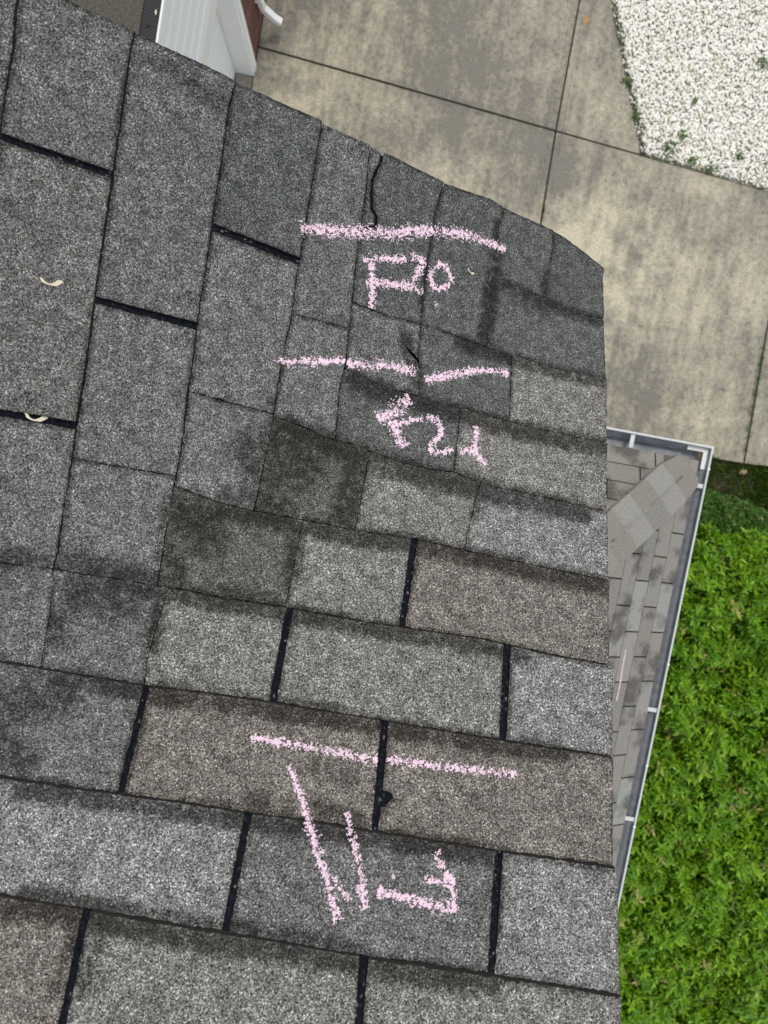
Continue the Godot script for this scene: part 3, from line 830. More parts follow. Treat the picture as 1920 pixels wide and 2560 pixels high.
# ---------------------------------------------------------------- the garage
func garage() -> void:
	var wx := -2.45
	# driveway door in a cased opening
	var door_x := -2.67
	var dr := put(box_mesh(Vector3(door_x - 0.05, 0.02, -3.95), Vector3(door_x - 0.006, 1.98, -1.2)), "garage_door", house, M.white)
	tag(dr, "white ribbed garage door set back in a cased opening", "")
	for k in 12:
		var y0 := 0.03 + k * 0.163
		put(box_mesh(Vector3(door_x - 0.006, y0, -3.94), Vector3(door_x + 0.008, y0 + 0.148, -1.21), 0.004), "door_panel", dr, M.siding)
	var jamb := put(box_mesh(Vector3(door_x - 0.06, 0.0, -4.00), Vector3(wx + 0.012, 1.98, -3.952), 0.003), "door_jamb", house, M.white)
	put(box_mesh(Vector3(wx + 0.002, 0.0, -4.09), Vector3(wx + 0.022, 2.0, -4.003), 0.003), "jamb_casing", jamb, M.white)
	put(box_mesh(Vector3(door_x - 0.06, 1.982, -4.10), Vector3(wx + 0.024, 2.20, -1.1), 0.003), "door_header", house, M.trim)
	# lap siding over the door
	var sd := put(box_mesh(Vector3(wx - 0.16, 2.205, -8.0), Vector3(wx - 0.004, 4.36, -0.5)), "siding_wall", house, M.siding)
	tag(sd, "white lap siding above the garage door", "")
	for k in 11:
		var y0 := 2.21 + k * 0.195
		var st := begin()
		var a := Vector3(wx + 0.038, y0, 0)
		var m := Vector3(wx + 0.034, y0 + 0.12, 0)
		var b := Vector3(wx + 0.001, y0 + 0.2, 0)
		var z0 := Vector3(0, 0, -8.0)
		var z1 := Vector3(0, 0, -0.5)
		quad(st, a + z0, m + z0, m + z1, a + z1, Vector3(1, 0.02, 0).normalized())
		quad(st, m + z0, b + z0, b + z1, m + z1, Vector3(0.08, 0.033, 0).normalized())
		quad(st, a + z0, a + Vector3(-0.039, 0.002, 0) + z0, a + Vector3(-0.039, 0.002, 0) + z1, a + z1, Vector3.DOWN)
		quad(st, b + z0, b + Vector3(-0.004, 0, 0) + z0, b + Vector3(-0.004, 0, 0) + z1, b + z1, Vector3.UP)
		put(st.commit(), "siding_board", sd, M.siding)
	# brick wall beside the door
	var bw := put(box_mesh(Vector3(wx - 0.16, 0.0, -8.0), Vector3(wx - 0.006, 2.2, -4.10)), "brick_wall", house, M.mortar)
	tag(bw, "red brown brick wall beside the garage door", "")
	var one := box_mesh(Vector3(-0.05, -0.029, -0.0975), Vector3(0.0, 0.029, 0.0975), 0.003)
	for r in 20:
		for c in 13:
			var z := -4.195 - c * 0.205 - (0.1 if r % 2 else 0.0)
			if c == 0 and r % 2: put(box_mesh(Vector3(-0.05, -0.029, -0.045), Vector3(0.0, 0.029, 0.045), 0.003), "brick", bw, M.brick[r % 3]).position = Vector3(wx + 0.002, 0.04 + r * 0.068, -4.147)
			put(one, "brick", bw, M.brick[rng.randi() % 3]).position = Vector3(wx + rng.randf_range(0.0, 0.003), 0.04 + r * 0.068, z)
	# eave: gutter with a mesh guard, brown roof rising behind it
	var lx := -1.98
	var ly := 4.55
	var st2 := begin()
	quad(st2, Vector3(lx - 0.105, ly + 0.02, -8.0), Vector3(lx - 0.105, ly + 0.02, 0.24), Vector3(lx - 3.0, ly + 0.02 + 2.895 * PITCH, 0.24), Vector3(lx - 3.0, ly + 0.02 + 2.895 * PITCH, -8.0), Vector3(PITCH, 1, 0).normalized())
	quad(st2, Vector3(lx - 0.105, ly + 0.02, -8.0), Vector3(lx - 0.105, ly + 0.02, 0.24), Vector3(lx - 0.105, ly + 0.005, 0.24), Vector3(lx - 0.105, ly + 0.005, -8.0), Vector3.RIGHT)
	tag(put(st2.commit(), "garage_roof", house, M.brown_roof), "brown asphalt roof of the garage", "")
	var gs := begin()
	var prof := [[-0.008, 0.0], [-0.004, 0.006], [0.003, 0.006], [0.006, 0.0], [0.006, -0.014], [-0.004, -0.032], [-0.020, -0.046], [-0.034, -0.062], [-0.040, -0.094], [-0.108, -0.094], [-0.108, -0.01]]
	for k in prof.size() - 1:
		var a: Array = prof[k]
		var b: Array = prof[k + 1]
		var d := Vector2(b[0] - a[0], b[1] - a[1])
		quad(gs, Vector3(lx + a[0], ly + a[1], -8.0), Vector3(lx + b[0], ly + b[1], -8.0), Vector3(lx + b[0], ly + b[1], 0.24), Vector3(lx + a[0], ly + a[1], 0.24), Vector3(-d.y, d.x, 0).normalized())
	var gg := put(gs.commit(), "garage_gutter", house, M.white)
	tag(gg, "white garage gutter covered by a black mesh guard", "")
	var rb := begin()
	var z := -3.2
	while z < 0.2: # slanting ribs of the guard
		var p0 := Vector3(lx - 0.104, ly + 0.010, z)
		var p1 := Vector3(lx - 0.007, ly + 0.001, z + 0.05)
		quad(rb, p0, p1, p1 + Vector3(0, 0.0025, 0.0045), p0 + Vector3(0, 0.0025, 0.0045), Vector3(0, 0.9, -0.4).normalized())
		quad(rb, p0 + Vector3(0, 0.0025, 0.0045), p1 + Vector3(0, 0.0025, 0.0045), p1 + Vector3(0, 0, 0.009), p0 + Vector3(0, 0, 0.009), Vector3(0, 0.9, 0.4).normalized())
		z += 0.018
	rb.set_material(M.rib)
	var gm := rb.commit()
	rb = begin()
	quad(rb, Vector3(lx - 0.104, ly + 0.008, -8.0), Vector3(lx - 0.007, ly - 0.001, -8.0), Vector3(lx - 0.007, ly - 0.001, 0.24), Vector3(lx - 0.104, ly + 0.008, 0.24), Vector3.UP)
	rb.set_material(M.guard)
	put(rb.commit(gm), "gutter_guard", gg)
	put(box_mesh(Vector3(-2.61, 4.37, -8.0), Vector3(lx - 0.11, 4.39, 0.24)), "garage_soffit", house, M.white)
	put(box_mesh(Vector3(lx - 0.130, 4.392, -8.0), Vector3(lx - 0.110, 4.555, 0.24)), "garage_fascia", house, M.white)
	# downspout with its elbow
	var zc := -4.56
	var sp := begin()
	var path := [Vector3(wx + 0.055, 4.36, zc), Vector3(wx + 0.055, 0.42, zc), Vector3(wx + 0.075, 0.34, zc), Vector3(wx + 0.19, 0.21, zc + 0.01), Vector3(wx + 0.265, 0.17, zc + 0.02)]
	rect_tube(sp, path, 0.040, 0.032)
	var dn := put(sp.commit(), "downspout", house, M.white)
	tag(dn, "white downspout with an elbow above the driveway", "")
	for y in [0.5, 2.6]: put(box_mesh(Vector3(wx + 0.003, y, zc - 0.06), Vector3(wx + 0.094, y + 0.025, zc + 0.06), 0.002), "strap", dn, M.trim)

func rect_tube(st: SurfaceTool, path: Array, hw: float, hd: float) -> void:
	var rings := []
	for i in path.size():
		var t: Vector3 = (path[mini(i + 1, path.size() - 1)] - path[maxi(i - 1, 0)]).normalized()
		var s := Vector3(0, 0, 1)
		var o := t.cross(s).normalized()
		s = o.cross(t).normalized()
		var ring := []
		for k in [[-1, -0.8], [-0.8, -1], [0.8, -1], [1, -0.8], [1, 0.8], [0.8, 1], [-0.8, 1], [-1, 0.8]]: ring.append(path[i] + s * hw * k[0] + o * hd * k[1])
		rings.append(ring)
	for i in path.size() - 1:
		for k in 8:
			var a: Vector3 = rings[i][k]
			var b: Vector3 = rings[i][(k + 1) % 8]
			var n: Vector3 = ((a + b) * 0.5 - path[i])
			quad(st, a, b, rings[i + 1][(k + 1) % 8], rings[i + 1][k], n.normalized())

# ---------------------------------------------------------------- ground, driveway
func ground() -> void:
	var st := begin()
	quad(st, Vector3(-60, -0.06, -60), Vector3(60, -0.06, -60), Vector3(60, -0.06, 60), Vector3(-60, -0.06, 60), Vector3.UP)
	tag(put(st.commit(), "ground", self, M.soil), "", "", "", "structure")
	var base := begin()
	quad(base, Vector3(-3.2, -0.03, -8.8), Vector3(1.36, -0.03, -8.8), Vector3(1.36, -0.03, -4.06), Vector3(-3.2, -0.03, -4.30), Vector3.UP)
	quad(base, Vector3(-3.2, -0.03, -4.30), Vector3(9.0, -0.03, -3.52), Vector3(9.0, -0.03, -0.8), Vector3(-3.2, -0.03, -0.46), Vector3.UP)
	var drive := put(base.commit(), "driveway", self, M.joint)
	tag(drive, "", "", "", "structure")
	# joints: one runs out from the wall at a slight slant, two cross it
	var j := func(x: float) -> float: return -4.306 + (x + 2.463) * 0.0684
	var g := 0.012
	var slabs := [
		[Vector2(-2.44, -8.7), Vector2(1.30, -8.7), Vector2(1.336 - g, j.call(1.336) - g - 0.004), Vector2(-2.44, j.call(-2.44) - g - 0.004)],
		[],
		[Vector2(-2.44, j.call(-2.44) + g), Vector2(1.336 - g, j.call(1.336) + g), Vector2(1.42, -0.44), Vector2(-2.44, -0.44)],
		[Vector2(1.336 + g, j.call(1.336) + g), Vector2(4.43, j.call(4.43) + g), Vector2(4.57 - g, -0.43), Vector2(1.42 + 2 * g, -0.40)],
		[Vector2(4.43 + 2 * g, j.call(4.45) + g), Vector2(9.0, j.call(9.0) + g), Vector2(9.0, -0.75), Vector2(4.57 + g, -0.43)],
		[Vector2(-2.66, -3.95), Vector2(-2.455, -3.95), Vector2(-2.455, -0.6), Vector2(-2.66, -0.6)],
	]
	slabs[1] = [Vector2(1.318 + g, -6.57), Vector2(1.34, -6.53), Vector2(1.692, -5.712), Vector2(2.433, j.call(2.433) - g), Vector2(1.336 + g, j.call(1.336) - g)]
	for s in slabs:
		var poly := ragged(PackedVector2Array(s), 0.05, 0.0012)
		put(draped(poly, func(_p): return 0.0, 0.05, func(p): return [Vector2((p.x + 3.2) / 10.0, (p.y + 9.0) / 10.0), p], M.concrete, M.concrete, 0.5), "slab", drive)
	# weeds and moss rooted in the joints and along the gravel
	var green := [[Vector2(1.372, -3.05), 10, 0.03, 0.03], [Vector2(4.53, -1.5), 90, 0.012, 0.85], [Vector2(2.02, -4.95), 150, 0.05, 0.0], [Vector2(2.45, -3.98), 30, 0.06, 0.06]]
	var mm := MultiMesh.new()
	mm.transform_format = MultiMesh.TRANSFORM_3D
	mm.use_colors = true
	mm.mesh = blade_mesh()
	var spots := []
	for k in 130: spots.append(Vector2(4.50 + (k / 130.0 * 1.25 + 0.0) * 0.041 + rng.randfn(0, 0.008), -1.95 + k / 130.0 * 1.4 + rng.randfn(0, 0.02)))
	for k in 420:
		var t := rng.randf()
		spots.append(Vector2(1.71, -5.7).lerp(Vector2(2.45, -4.03), t) + Vector2(absf(rng.randfn(0.02, 0.035)), rng.randfn(0, 0.02)))
	for k in 160:
		var t := pow(rng.randf(), 1.7)
		spots.append(Vector2(2.45, j.call(2.45)).lerp(Vector2(4.2, j.call(4.2)), t) + Vector2(0, -absf(rng.randfn(0.01, 0.025))))
	for k in 26: spots.append(Vector2(1.368 + rng.randfn(0, 0.006), -3.07 + rng.randfn(0, 0.05)))
	mm.instance_count = spots.size()
	for k in spots.size():
		var b := Basis(Vector3.UP, rng.randf() * TAU) * Basis(Vector3.RIGHT, rng.randf_range(0.2, 1.1)) * Basis().scaled(Vector3.ONE * (rng.randf_range(0.35, 0.8) if k < 130 else rng.randf_range(0.25, 0.6)))
		mm.set_instance_transform(k, Transform3D(b, Vector3(spots[k].x, -0.01, spots[k].y)))
		mm.set_instance_color(k, Color(0.12, 0.22, 0.03) if k < 130 else Color(0.09, 0.13, 0.035).lerp(Color(0.16, 0.15, 0.06), rng.randf()))
	var wd := MultiMeshInstance3D.new()
	wd.name = "edge_grass"
	wd.multimesh = mm
	wd.material_override = M.leaf
	add_child(wd)
	tag(wd, "low green grass along the gravel edge and in the slab joint", "grass", "", "stuff")
	# lawn strip beside the driveway, under the hedge
	var lm := MultiMesh.new()
	lm.transform_format = MultiMesh.TRANSFORM_3D
	lm.use_colors = true
	lm.mesh = mm.mesh
	lm.instance_count = 13000
	for k in 13000:
		var p := Vector2(rng.randf_range(2.2, 6.2), -0.42 + 0.75 * pow(rng.randf(), 1.3))
		if k > 9500: p = Vector2(rng.randf_range(4.6, 7.2), rng.randf_range(1.0, 7.5))
		if Vector2((p.x - 4.45) / 0.35, (p.y + 0.2) / 0.28).length() < 1.0 and rng.randf() < 0.75: p.x += 0.9
		var b := Basis(Vector3.UP, rng.randf() * TAU) * Basis(Vector3.RIGHT, rng.randf_range(0.1, 0.9)) * Basis().scaled(Vector3.ONE * rng.randf_range(0.7, 1.3))
		lm.set_instance_transform(k, Transform3D(b, Vector3(p.x, -0.06, p.y)))
		lm.set_instance_color(k, Color(0.08, 0.17, 0.025).lerp(Color(0.24, 0.27, 0.08), rng.randf() * rng.randf() + (0.3 if k > 9500 else 0.0)))
	var lw := MultiMeshInstance3D.new()
	lw.name = "lawn"
	lw.multimesh = lm
	lw.material_override = M.leaf
	add_child(lw)
	tag(lw, "green lawn grass between driveway and hedge", "grass", "", "stuff")

func blade_mesh() -> ArrayMesh:
	var st := begin()
	for k in 4:
		var a := k * 1.6
		var r := Vector3(cos(a), 0, sin(a))
		var s := Vector3(-sin(a), 0, cos(a)) * 0.004
		var p := r * 0.01
		var m := r * 0.025 + Vector3.UP * 0.05
		var t := r * 0.06 + Vector3.UP * 0.085
		quad(st, p - s, p + s, m + s, m - s, r)
		st.set_normal(r)
		st.add_vertex(m - s)
		st.set_normal(r)
		st.add_vertex(m + s)
		st.set_normal(r)
		st.add_vertex(t)
	return st.commit()

# ---------------------------------------------------------------- chalk
func top_at(p: Vector2) -> float:
	for i in outlines.size():
		if Geometry2D.is_point_in_polygon(p, outlines[i]): return tab_y(i, p)
	return -1.0

func flecks(strokes: Array, height: Callable, called: String, parent: Node, dense := 1.0) -> MeshInstance3D:
	var st := begin()
	for s in strokes:
		var w: float = s[0] / 10000.0 * 1.2
		var pts := flat(s[1])
		for k in pts.size() - 1:
			var p := pts[k]
			var q := pts[k + 1]
			var d := (q - p).normalized()
			var n := Vector2(-d.y, d.x)
			var count := int(p.distance_to(q) * w * 1600000.0 * dense)
			for c in count:
				var o := rng.randfn(0, 0.36)
				if absf(o) > 0.95: continue
				var at := p + (q - p) * rng.randf() + n * o * w
				if rng.randf() > 0.75 + 0.9 * wob.get_noise_2d(at.x * 4.0, at.y * 4.0): continue
				if chalk_grain.get_noise_2d(at.x, at.y) * 1.1 + 0.34 - 1.0 * absf(o) < rng.randf_range(-0.35, 0.35): continue
				var y: float = height.call(at)
				if y < 0.0: continue
				var r := rng.randf_range(0.0005, 0.0012)
				var a0 := rng.randf() * TAU
				var ring := []
				for j in 5:
					var a := a0 + j * TAU / 5.0
					var e := at + Vector2(cos(a), sin(a)) * r * rng.randf_range(0.6, 1.3)
					var ey: float = y + PITCH * 0.5 * ((e.y - at.y) - (e.x - at.x))
					ring.append(Vector3(e.x, ey + 0.0007, e.y))
				var mid := Vector3(at.x, y + 0.0014, at.y)
				for j in 5:
					for v in [mid, ring[j], ring[(j + 1) % 5]]:
						st.set_normal(Vector3(0.1, 1, -0.1).normalized())
						st.add_vertex(v)
	return put(st.commit(), called, parent, M.chalk)

func chalk() -> void:
	var group := "pink chalk marks on the shingles"
	var one := func(key: String, label: String) -> void:
		var o := flecks(CHALK[key], top_at, "chalk_line", self)
		tag(o, label, "chalk line", group)
	one.call("line_F20", "pink chalk line drawn above the writing F20")
	var l2 := Node3D.new()
	l2.name = "chalk_line_001"
	add_child(l2)
	flecks(CHALK["line_F21a"], top_at, "stroke", l2)
	flecks(CHALK["line_F21b"], top_at, "stroke", l2)
	tag(l2, "broken pink chalk line between the writings F20 and F21", "chalk line", group)
	var o3 := flecks(CHALK["line_V"], top_at, "chalk_line_002", self)
	tag(o3, "pink chalk line crossing a dark slot above the slanting strokes", "chalk line", group)
	var texts := [["F20", ["F20_F", "F20_2", "F20_0"], ["letter", "digit", "digit"], "pink chalk writing F20 on the shingles near the roof corner"], ["F21", ["F21_F", "F21_2", "F21_1"], ["letter", "digit", "digit"], "pink chalk writing F21 below the broken chalk line"], ["V", ["V_a", "V_b", "V_c"], ["stroke", "stroke", "stroke"], "two slanting pink chalk strokes and an angular mark beside them"]]
	for t in texts:
		var o := Node3D.new()
		o.name = "chalk_writing" if t[0] == "F20" else ("chalk_writing_001" if t[0] == "F21" else "chalk_writing_002")
		add_child(o)
		for k in 3: flecks(CHALK[t[1][k]], top_at, t[2][k], o)
		tag(o, t[3], "chalk writing", group)
	var low := [[70, [13630, 12720, 13660, 13800, 13740, 14830, 13720, 15850]]]
	var o4 := flecks(low, func(p): return low_y(p) + 0.007, "chalk_line_003", self, 1.6)
	tag(o4, "thin pink chalk line on the lower roof beside the gutter", "chalk line", group)

# ---------------------------------------------------------------- gravel bed
func gravel() -> void:
	var bed := begin()
	var j := func(x: float) -> float: return -4.306 + (x + 2.463) * 0.0684
	quad(bed, Vector3(1.33, -0.035, -8.7), Vector3(8.0, -0.035, -8.7), Vector3(8.0, -0.035, -3.60), Vector3(1.33, -0.035, -4.06), Vector3.UP)
	tag(put(bed.commit(), "gravel_bed", self, M.grit), "", "", "", "structure")
	var st := begin()
	var s := IcosaBall.make(rng)
	for t in s:
		for v in t[0]:
			st.set_normal(t[1])
			st.add_vertex(v)
	var mm := MultiMesh.new()
	mm.transform_format = MultiMesh.TRANSFORM_3D
	mm.use_colors = true
	mm.mesh = st.commit()
	var spots := []
	var grid := 0.025
	var x := 1.2
	while x < 6.2:
		var z := -8.2
		while z < -3.7:
			var p := Vector2(x + rng.randf_range(-0.6, 0.6) * grid, z + rng.randf_range(-0.6, 0.6) * grid)
			z += grid
			var edge := maxf(1.33, 1.692 + (p.y + 5.712) * 0.4341)
			if p.y > j.call(p.x) - 0.028: continue
			var past := p.x - edge - 0.02
			if past < 0.0 and (past < -0.12 or rng.randf() > 0.025): continue
			if past < 0.05 and rng.randf() < 0.6: continue
			spots.append(p)
		x += grid
	mm.instance_count = spots.size()
	for k in spots.size():
		var sz := rng.randf_range(0.010, 0.016) if rng.randf() < 0.8 else rng.randf_range(0.016, 0.023)
		var b := Basis.from_euler(Vector3(rng.randf_range(-0.7, 0.7), rng.randf() * TAU, rng.randf_range(-0.7, 0.7))) * Basis().scaled(Vector3(sz * rng.randf_range(1.0, 1.6), sz * 0.8, sz))
		mm.set_instance_transform(k, Transform3D(b, Vector3(spots[k].x, (0.010 if spots[k].x < maxf(1.33, 1.692 + (spots[k].y + 5.712) * 0.4341) else -0.016 + rng.randf_range(-0.010, 0.013)), spots[k].y)))
		var d := rng.randf()
		var col := Color(1, 1, 1).lerp(Color(0.84, 0.80, 0.70), rng.randf() * rng.randf())
		if d < 0.10: col = Color(0.66, 0.60, 0.48)
		if d < 0.02: col = Color(0.30, 0.28, 0.24)
		mm.set_instance_color(k, col)
	var o := MultiMeshInstance3D.new()
	o.name = "gravel"
	o.multimesh = mm
	o.material_override = M.stone
	add_child(o)
	tag(o, "bed of white marble gravel beside the concrete driveway", "gravel", "", "stuff")

class IcosaBall:
	static func make(rng: RandomNumberGenerator) -> Array: # lumpy stone of 80 faces: [[three points], normal]
		var t := (1.0 + sqrt(5.0)) / 2.0
		var v := [Vector3(-1, t, 0), Vector3(1, t, 0), Vector3(-1, -t, 0), Vector3(1, -t, 0), Vector3(0, -1, t), Vector3(0, 1, t), Vector3(0, -1, -t), Vector3(0, 1, -t), Vector3(t, 0, -1), Vector3(t, 0, 1), Vector3(-t, 0, -1), Vector3(-t, 0, 1)]
		var f := [[0, 11, 5], [0, 5, 1], [0, 1, 7], [0, 7, 10], [0, 10, 11], [1, 5, 9], [5, 11, 4], [11, 10, 2], [10, 7, 6], [7, 1, 8], [3, 9, 4], [3, 4, 2], [3, 2, 6], [3, 6, 8], [3, 8, 9], [4, 9, 5], [2, 4, 11], [6, 2, 10], [8, 6, 7], [9, 8, 1]]
		var n := FastNoiseLite.new()
		n.seed = 5
		n.frequency = 0.9
		var o := []
		for a in f:
			var p0: Vector3 = v[a[0]].normalized()
			var p1: Vector3 = v[a[1]].normalized()
			var p2: Vector3 = v[a[2]].normalized()
			var m0 := (p0 + p1).normalized()
			var m1 := (p1 + p2).normalized()
			var m2 := (p2 + p0).normalized()
			for tri in [[p0, m0, m2], [m0, p1, m1], [m2, m1, p2], [m0, m1, m2]]:
				var q := []
				for p: Vector3 in tri: q.append(p * (1.0 + 0.28 * n.get_noise_3dv(p)))
				var nn: Vector3 = (q[1] - q[0]).cross(q[2] - q[0]).normalized()
				var c: Vector3 = q[0] + q[1] + q[2]
				if nn.dot(c) < 0.0: nn = -nn
				q = [q[0], q[2], q[1]]
				o.append([q, nn])
		return o

# ---------------------------------------------------------------- hedge and weeds
func leaf_into(st: SurfaceTool, at: Vector3, dir: Vector3, up: Vector3, length: float, width: float, droop: float, c: Color) -> void:
	var side := dir.cross(up).normalized() * width * 0.5
	var n := side.cross(dir).normalized()
	if n.y < 0.0: n = -n
	var rows := []
	for k in 4:
		var t := [0.0, 0.33, 0.68, 1.0][k] as float
		var w := [0.12, 1.0, 0.72, 0.0][k] as float
		var p := at + dir * length * t - n * droop * length * t * t
		rows.append([p - side * w + n * width * 0.18 * w, p, p + side * w + n * width * 0.18 * w])
	for k in 3:
		for h in 2:
			var a: Vector3 = rows[k][h]
			var b: Vector3 = rows[k][h + 1]
			var e: Vector3 = rows[k + 1][h + 1]
			var f: Vector3 = rows[k + 1][h]
			var nn := (n + side.normalized() * (0.35 if h == 0 else -0.35) + dir * droop * k * 0.3).normalized()
			var flip := (b - a).cross(e - a).dot(nn) > 0.0
			for v in (([a, e, b, a, f, e] if flip else [a, b, e, a, e, f]) if k < 2 else ([a, e, b] if flip else [a, b, e])):
				st.set_color(c)
				st.set_normal(nn)
				st.add_vertex(v)

func sprig_mesh(sd: int, leaves: int, length: float, width: float) -> ArrayMesh:
	var r := RandomNumberGenerator.new()
	r.seed = sd
	var st := begin()
	for k in leaves:
		var a := k * 2.4 + r.randf() * 0.5
		var rise := lerpf(0.15, 1.1, float(k) / leaves)
		var dir := Vector3(cos(a), rise, sin(a)).normalized()
		var h := 0.07 * float(k) / leaves
		leaf_into(st, Vector3(0, h, 0), dir, Vector3.UP, length * r.randf_range(0.7, 1.15), width * r.randf_range(0.8, 1.15), r.randf_range(0.1, 0.45), Color(0.8, 0.85, 0.8).lerp(Color(1.25, 1.2, 1.1), r.randf()))
	return st.commit()

func shrub(root: Node3D, called: String, mesh: Mesh, m: Material, count: int, pick: Callable, colors: Array, sizes: Vector2) -> void:
	var mm := MultiMesh.new()
	mm.transform_format = MultiMesh.TRANSFORM_3D
	mm.use_colors = true
	mm.mesh = mesh
	mm.instance_count = count
	for k in count:
		var p: Vector3 = pick.call()
		var b := Basis(Vector3.UP, rng.randf() * TAU) * Basis(Vector3(rng.randf_range(-1, 1), 0, rng.randf_range(-1, 1)).normalized(), rng.randf_range(0, 0.9)) * Basis().scaled(Vector3.ONE * rng.randf_range(sizes.x, sizes.y))
		mm.set_instance_transform(k, Transform3D(b, p))
		var t := rng.randf()
		mm.set_instance_color(k, (colors[0] as Color).lerp(colors[1], t) if rng.randf() > 0.03 else colors[2])
	var o := MultiMeshInstance3D.new()
	o.name = called
	o.multimesh = mm
	o.material_override = m
	root.add_child(o, true)
	tag(o, "", "", "", "stuff")

func hedge() -> void:
	var lump := FastNoiseLite.new()
	lump.seed = 8
	lump.frequency = 1.6
	var root := Node3D.new()
	root.name = "hedge"
	add_child(root)
	tag(root, "broad bright green leafy hedge growing beside the lower roof", "hedge")
	var inside := func(x: float, z: float) -> float: # 1 in the middle, 0 at the outline
		var right := 6.35 - 0.021 * z * z + 0.15 * lump.get_noise_2d(0, z * 1.3)
		return minf(minf((x - 1.75) / 0.35, (right - x) / 0.45), minf((z - 0.30 - 0.12 * lump.get_noise_2d(x * 2.0, 3)) / 0.4, (6.6 - z) / 0.5))
	var top := func(x: float, z: float) -> float:
		var e: float = clampf(inside.call(x, z), 0, 1)
		return 1.75 * sqrt(e) + 0.26 * lump.get_noise_2d(x, z) + 0.24 * lump.get_noise_2d(x * 2.6, z * 2.6 + 9)
	# dark inner mass of branches and old leaves
	var st := begin()
	var step := 0.15
	for i in 31:
		for k in 42:
			var q := []
			for d in [[0, 0], [1, 0], [1, 1], [0, 1]]:
				var x: float = 1.8 + (i + d[0]) * step
				var z: float = 0.3 + (k + d[1]) * step
				q.append(Vector3(x, maxf(-0.1, top.call(x, z) - 0.30), z))
			quad(st, q[0], q[1], q[2], q[3], (q[2] - q[0]).cross(q[1] - q[3]).normalized() * signf((q[2] - q[0]).cross(q[1] - q[3]).y))
	put(st.commit(), "branches", root, M.twig)
	for layer in 4:
		var count: int = [11000, 8500, 7000, 5500][layer]
		var pick := func() -> Vector3:
			for t in 30:
				var x := rng.randf_range(1.8, 6.3)
				var z := rng.randf_range(0.25, 6.5)
				if inside.call(x, z) < 0.02: continue
				if layer < 3 and lump.get_noise_2d(x * 2.6, z * 2.6 + 9) < rng.randf_range(-0.45, -0.05): continue
				return Vector3(x, top.call(x, z) - layer * 0.06 - rng.randf() * 0.10, z)
			return Vector3(3, 1, 3)
		shrub(root, "foliage", sprig_mesh(60 + layer, 8, [0.058, 0.072, 0.055, 0.065][layer], [0.024, 0.031, 0.025, 0.028][layer]), M.leaf, count, pick, [Color(0.085, 0.22, 0.006), Color(0.20, 0.38, 0.012), Color(0.36, 0.32, 0.11)], Vector2(0.45, 1.5))
	# smaller, darker shrub at the driveway end
	var low := Node3D.new()
	low.name = "shrub"
	add_child(low)
	tag(low, "low dark green small leaved shrub between lawn and hedge", "shrub")
	var dome := func(x: float, z: float) -> float: return 1.15 * sqrt(maxf(0.0, 1.0 - pow((x - 3.7) / 1.7, 2) - pow((z - 0.62) / 0.62, 2))) + 0.12 * lump.get_noise_2d(x * 2, z * 2)
	var st3 := begin()
	for i in 34:
		for k in 12:
			var q := []
			for d in [[0, 0], [1, 0], [1, 1], [0, 1]]:
				var x: float = 2.0 + (i + d[0]) * 0.1
				var z: float = 0.02 + (k + d[1]) * 0.1
				q.append(Vector3(x, maxf(-0.1, dome.call(x, z) - 0.16), z))
			quad(st3, q[0], q[1], q[2], q[3], Vector3.UP)
	put(st3.commit(), "branches", low, M.twig)
	for layer in 3:
		var pick2 := func() -> Vector3:
			for t in 30:
				var x := rng.randf_range(2.0, 5.4)
				var z := rng.randf_range(0.02, 1.22)
				var y: float = dome.call(x, z)
				if y < 0.15: continue
				return Vector3(x, y - layer * 0.05 - rng.randf() * 0.05, z)
			return Vector3(3.6, 0.5, 0.6)
		shrub(low, "foliage", sprig_mesh(80 + layer, 8, 0.042, 0.022), M.leaf, [4200, 3400, 2600][layer], pick2, [Color(0.04, 0.11, 0.012), Color(0.07, 0.155, 0.018), Color(0.28, 0.34, 0.13)], Vector2(0.6, 1.1))

